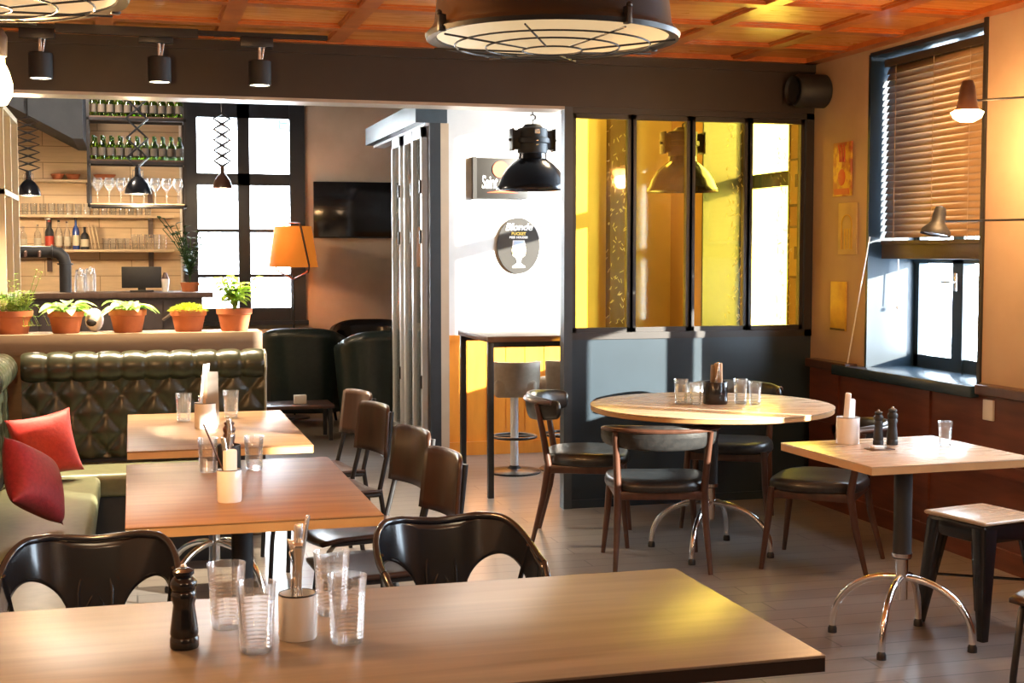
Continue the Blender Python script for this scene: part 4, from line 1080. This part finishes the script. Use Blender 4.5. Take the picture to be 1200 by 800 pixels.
for k in range(9):
    dup(sg, (-.22 + .063 * k, YS - .11 - .04 * (k % 2), 1.545), 0, 'clear glass right of the chopping boards on the lowest pine shelf', 'glasses on the lowest pine shelf', (1.0, 1.0, 1.0 if k < 4 else 1.35))
def spirit(x, m, mc, h, r, lab):
    t = thing('spirit_bottle', lab, 'bottle', (x, YS - .12, 1.545))
    MB().lathe([(0, 0), (r, 0), (r, h * .58), (r * .8, h * .68), (r * .35, h * .76), (r * .3, h * .95), (0, h * .95)], 18).build('glass_body', m, t)
    MB().lathe([(0, h * .93), (r * .36, h * .93), (r * .36, h), (0, h)], 12).build('cap', mc, t)
    MB().lathe([(r + .0008, h * .12), (r + .0012, h * .12), (r + .0012, h * .45), (r + .0008, h * .45)], 18).build('label_band', M['redcap'] if mc is M['redcap'] else M['labelw'], t)
spirit(-.92, M['tumbler'], M['steel'], .20, .032, 'clear spirit bottle at the far left of the lowest pine shelf')
spirit(-.80, M['tumbler'], M['steel'], .22, .030, 'clear spirit bottle just left of the red-capped bottle')
spirit(-.70, M['matte'], M['redcap'], .26, .037, 'dark bottle with red cap and orange-red label on the lowest pine shelf')
spirit(-.62, M['tumbler'], M['black'], .26, .030, 'clear bottle with dark cap just right of the red-capped bottle')
spirit(-.55, M['tumbler'], M['walnut'], .25, .028, 'slim clear bottle just left of the blue bottle')
spirit(-.475, M['blue'], M['walnut'], .28, .030, 'tall blue bottle on the lowest pine shelf')
spirit(-.40, M['matte'], M['black'], .20, .036, 'squat black bottle beside the chopping boards')
for k in range(3):
    o = MB().box((0, -.05, 0), (.014, .05, .24 - .02 * k), .004).build('chopping_board', M['lightwood'], loc=(-.34 + .03 * k, YS - .13, 1.547)); o.rotation_euler = (0, R(-9), 0)
    tag(o, ('left', 'middle', 'right')[k] + 'most of the leaning chopping boards on the lowest pine shelf' if k != 1 else 'middle of the three leaning chopping boards on the lowest pine shelf', 'chopping board', 'leaning chopping boards')

def scissor_lamp(loc, ztop, n, w, label, rad=.095, m=None, th=.0085):
    t = thing('scissor_pendant_lamp', label, 'lamp', loc, 0, 'scissor arm pendants over the bar'); H_ = ztop - loc[2]
    z0 = .19; dz = (H_ - z0) / n; c = MB()
    for k in range(n):
        a, b = z0 + dz * k, z0 + dz * (k + 1); m_ = (a + b) / 2
        for sx in (-1, 1):
            c.tube([(0, sx * .004, a), (sx * w, sx * .004, m_), (0, sx * .004, b)], th, 6)
    c.tube([(0, 0, H_ - .01), (0, 0, 3.0 - loc[2])], .006, 6)
    c.build('scissor_arm', M['black'], t)
    MB().lathe([(rad, 0), (rad * .97, .02), (rad * .80, .07), (rad * .5, .105), (rad * .25, .125), (.02, .15), (.02, .19), (0, .19)], 28).build('shade', m or M['gloss'], t)
    MB().lathe([(0, .01), (.03, .012), (.035, .035), (.02, .06), (0, .07)], 16).build('bulb', M['dim_e'], t)
    MB().tube([(-.035, 0, .12), (-.035, 0, .17), (.035, 0, .17), (.035, 0, .12)], .004, 6).build('fork', M['steel'], t)
scissor_lamp((-.775, 11.5, 1.965), 2.58, 7, .085, 'black scissor arm lamp with tightly folded arm at the far left of the bar')
scissor_lamp((.053, 10.25, 1.935), 2.68, 4, .075, 'black scissor arm lamp hanging before the bottle rack')
scissor_lamp((.775, 12.2, 2.075), 2.72, 5, .07, 'brown scissor arm lamp hanging before the bar window', .085, M['copper'], .0135)

# cream shelf unit at far left
t = thing('open_shelf_unit', 'cream open shelf unit cut by the left edge beyond the booth', 'shelf', (-1.05, 8.0, 0)); X1 = .385
c = MB()
c.box((0, 0, 0), (X1 - .3, 1.0, .04))
for z in (.03, .6, 1.25, 1.83, 2.30): c.box((0, 0, z), (X1, 1.0, z + .03))
for y in (0, .47, .97): c.box((0, y, 0), (X1, y + .03, 2.32))
c.build('carcass', M['cream_shelf'], t, False)
MB().box((0.0, .03, .03), (.01, .97, 2.3)).build('back_panel', M['cream_shelf'], t, False)
for k, (y, z, m, h, r, lab) in enumerate(((8.70, 1.861, 'bottle', .22, .035, 'green bottle on the upper level of the cream shelf unit'), (8.82, 1.861, 'white', .15, .035, 'white canister beside the green bottle on the cream shelf unit'), (8.72, 1.281, 'matte', .16, .04, 'black canister on the lower level of the cream shelf unit'), (8.60, 1.281, 'white', .20, .045, 'tall white canister on the lower level of the cream shelf unit'))):
    o = MB().lathe([(0, 0), (r, 0), (r, h * .7), (r * .9, h * .78), (r * .4, h * .85), (r * .4, h), (0, h)], 20).build('bottle' if k == 0 else 'canister', M[m], loc=(-.76, y, z)); tag(o, lab, 'bottle' if k == 0 else 'canister')

# ------------------------------------------------------------------ back room: tv, floor lamp, armchairs, bench, radiator
t = thing('television', 'black flat television on the grey plaster wall', 'television', (1.66, YB, 1.655))
MB().box((0, -.06, 0), (.95, -.02, .53), .004).build('screen', M['tv'], t)
MB().box((.3, -.02, .15), (.65, 0, .4)).build('wall_mount', M['black'], t, False)
MB().box((.0, -.064, .0), (.95, -.058, .012)).build('bezel', M['black'], t, False)
t = thing('floor_lamp', 'floor lamp with glowing orange fabric shade beside the bar window', 'lamp', (1.42, 12.55, 0))
MB().lathe([(0, 0), (.14, 0), (.14, .015), (.02, .03), (0, .03)], 28).build('base', M['black'], t)
MB().tube([(0, 0, .02), (0, 0, 1.32)], .009, 8).build('pole', M['black'], t)
MB().lathe([(.222, 1.385), (.165, 1.755)], 40).build('lamp_shade', M['lamp_shade'], t, solid=.003)
MB().tube([(0, 0, 1.27), (-.16, -.05, 1.36), (-.165, -.06, 1.40)], .008, 6).tube([(0, 0, 1.27), (.11, -.18, 1.34), (.12, -.19, 1.40), (.045, -.165, 1.78), (0, -.10, 1.785), (-.08, .12, 1.785)], .010, 6).build('hoop', M['walnut'], t)
MB().sphere((0, 0, 1.55), .035, 12).build('bulb', M['dim_e'], t)

def tub_chair(loc, rz, label, H_=.84, m=None, rad=.36):
    """back at -y"""
    t = thing('tub_armchair', label, 'armchair', loc, rz, 'dark leather armchairs by the window'); m = m or M['leather_g']
    def f(u, v):
        a = PI * (.92 + 1.16 * u); s = abs(2 * u - 1); top_ = H_ - .16 * s ** 2.2
        rr = rad * (1 + .16 * (v - .4)); e = .72
        x = rr * math.copysign(abs(math.cos(a)) ** e, math.cos(a)); y = rr * .95 * math.copysign(abs(math.sin(a)) ** e, math.sin(a))
        return (x, y, .13 + (top_ - .13) * v)
    MB().grid(f, 40, 10).build('shell', m, t, solid=.07, ang=60)
    MB().box((-.28, -.27, .16), (.28, .30, .44), .05, seg=3).build('seat', m, t)
    for sx in (-1, 1):
        for sy in (-1, 1): MB().tube([(sx * .22, sy * .22, .17), (sx * .25, sy * .25, 0)], [.018, .012], 10).build('leg', M['black'], t)
    MB().tube([f(u / 30, 1.0) for u in range(31)], .009, 6).build('piping', m, t)
    return t
tc_ = tub_chair((1.46, 12.10, 0), R(-14), 'dark leather tub armchair, left one with its back to the camera', .86, None, .315)
dup(tc_, (2.03, 11.52, 0), R(6), 'dark leather tub armchair, right one beside the sliding doors', None, 1.0)
tub_chair((2.14, 12.52, 0), R(176), 'glossy black barrel armchair facing the camera behind the other two', .88, M['gloss'], .33)
t = thing('red_bench', 'red leather bench by the back wall past the end of the green booth', 'bench', (.66, 12.25, 0))
MB().box((0, 0, .2), (.45, .55, .44), .04, seg=3).build('seat', M['redl'], t)
MB().box((0, .42, .40), (.45, .56, .74), .05, seg=3).build('backrest', M['redl'], t)
MB().box((.03, .05, 0), (.42, .5, .2)).build('plinth', M['walnut'], t, False)
t = thing('radiator', 'ribbed panel radiator under the bar window', 'radiator', (.56, YB - .012, .15))
c = MB().box((0, -.09, 0), (1.05, -.03, .65), .006)
for k in range(30): c.box((.015 + .0345 * k, -.1, .03), (.032 + .0345 * k, -.09, .62))
c.build('panel', M['radiator'], t, False)
MB().box((.1, -.03, .1), (.14, 0, .5)).box((.9, -.03, .1), (.94, 0, .5)).box((.08, -.08, -.15), (.11, -.05, 0)).box((.94, -.08, -.15), (.97, -.05, 0)).build('bracket', M['radiator'], t, False)
t = thing('low_side_table', 'low dark side table between the armchairs', 'table', (1.28, 11.15, 0))
MB().box((-.28, -.2, .26), (.28, .2, .29), .004).build('table_top', M['walnut'], t)
for sx in (-1, 1):
    for sy in (-1, 1): MB().box((sx * .25 - .015, sy * .17 - .015, 0), (sx * .25 + .015, sy * .17 + .015, .26)).build('leg', M['black'], t, False)
t = tag(MB().box((-.05, -.03, 0), (.05, .03, .07), .004).build('white_box', M['paper'], loc=(1.30, 11.1, .291)), 'small white box on the low side table', 'box')

# ------------------------------------------------------------------ lights
def aim(o, d): o.rotation_euler = Vector(d).to_track_quat('-Z', 'Y').to_euler()
sun = light('SUN', 'sun', (8, -4, 4), 42, (1, .91, .76), angle=R(.6)); aim(sun, (-1.07, 1.0, -.27))
w = bpy.data.worlds.new('World'); bpy.context.scene.world = w; w.use_nodes = True
nt = w.node_tree; bg = nt.nodes['Background']; bg.inputs[0].default_value = (.74, .87, 1, 1); bg.inputs[1].default_value = 22.0
for n_, (a, b) in enumerate(WINS):
    l = light('AREA', 'daylight_portal', (XW + .1, (a + b) / 2, 1.73), 1, (1, 1, 1), shape='RECTANGLE', size=1.74, size_y=b - a)
    l.rotation_euler = (0, PI / 2, 0); l.data.cycles.is_portal = True
l = light('AREA', 'daylight_portal', (xm, YB + .1, 1.9), 1, (1, 1, 1), shape='RECTANGLE', size=.97, size_y=2.0); l.rotation_euler = (-PI / 2, 0, 0); l.data.cycles.is_portal = True
WARM = (1, .66, .36)
for x in (-.425, .155, .665):
    l = light('SPOT', 'spot_beam', (x, 7.33, 2.37), 200, (1, .80, .55), spot_size=R(95), spot_blend=.6, shadow_soft_size=.04)
light('POINT', 'bulb_glow', (-.290, 3.42, 1.90), 85, (1, .55, .22), shadow_soft_size=.09)
for p in ((.905, 2.92, 1.955), (-.275, 2.76, 1.965)):
    l = light('SPOT', 'pendant_glow', p, 14, (1, .78, .5), spot_size=R(150), spot_blend=.8, shadow_soft_size=.2)
light('POINT', 'wall_lamp_glow', (3.62, 5.40, 2.06), 28, (1, .58, .25), shadow_soft_size=.05)
light('POINT', 'floor_lamp_glow', (1.42, 12.55, 1.55), 16, (1, .5, .18), shadow_soft_size=.05)
for p, e in (((-.775, 11.5, 1.955), 50), ((.053, 10.25, 1.925), 26), ((.775, 12.2, 2.065), 8)): light('POINT', 'bar_lamp_glow', p, e, (1, .72, .42), shadow_soft_size=.03)
light('POINT', 'bar_wall_fill', (-.5, 11.9, 2.75), 110, (1, .76, .5), shadow_soft_size=.1)  # unseen fill light added to brighten the bar boards
light('POINT', 'back_room_fill', (-.5, 10.0, 2.9), 60, (1, .84, .68), shadow_soft_size=.12)  # added fill without a fitting, lifts the grey back wall
light('POINT', 'middle_room_fill', (3.2, 9.0, 2.9), 30, (1, .78, .5), shadow_soft_size=.12)  # no lamp hangs here; added to lighten the wall behind the yellow glass
# added fill lights out of view, for warm bounce on the ceiling
for p in ((-1.0, .2, 1.95), (1.5, .1, 1.95), (3.0, 1.8, 1.95)): light('POINT', 'room_fill', p, 26, (1, .66, .38), shadow_soft_size=.12)

# ------------------------------------------------------------------ camera
F = 1600.0; YAW = math.atan(445 / F); PIT = math.atan(102 / F)
cd = bpy.data.cameras.new('camera'); cam = bpy.data.objects.new('camera', cd); COL.objects.link(cam)
cd.sensor_width = 36; cd.lens = 36 * F / 1200; cd.clip_start = .05; cd.clip_end = 200
cam.location = (0, 0, 1.5); cam.rotation_euler = (PI / 2 - PIT, 0, -YAW)
sc_ = bpy.context.scene; sc_.camera = cam
sc_.view_settings.view_transform = 'Standard'; sc_.view_settings.look = 'None'; sc_.view_settings.gamma = 1
sc_.view_settings.use_curve_mapping = False; sc_.view_settings.exposure = 0.68
cy = sc_.cycles; cy.use_denoising = True; cy.max_bounces = 10; cy.transparent_max_bounces = 24; cy.diffuse_bounces = 5; cy.glossy_bounces = 4
cy.sample_clamp_indirect = 25; cy.caustics_reflective = False; cy.caustics_refractive = False
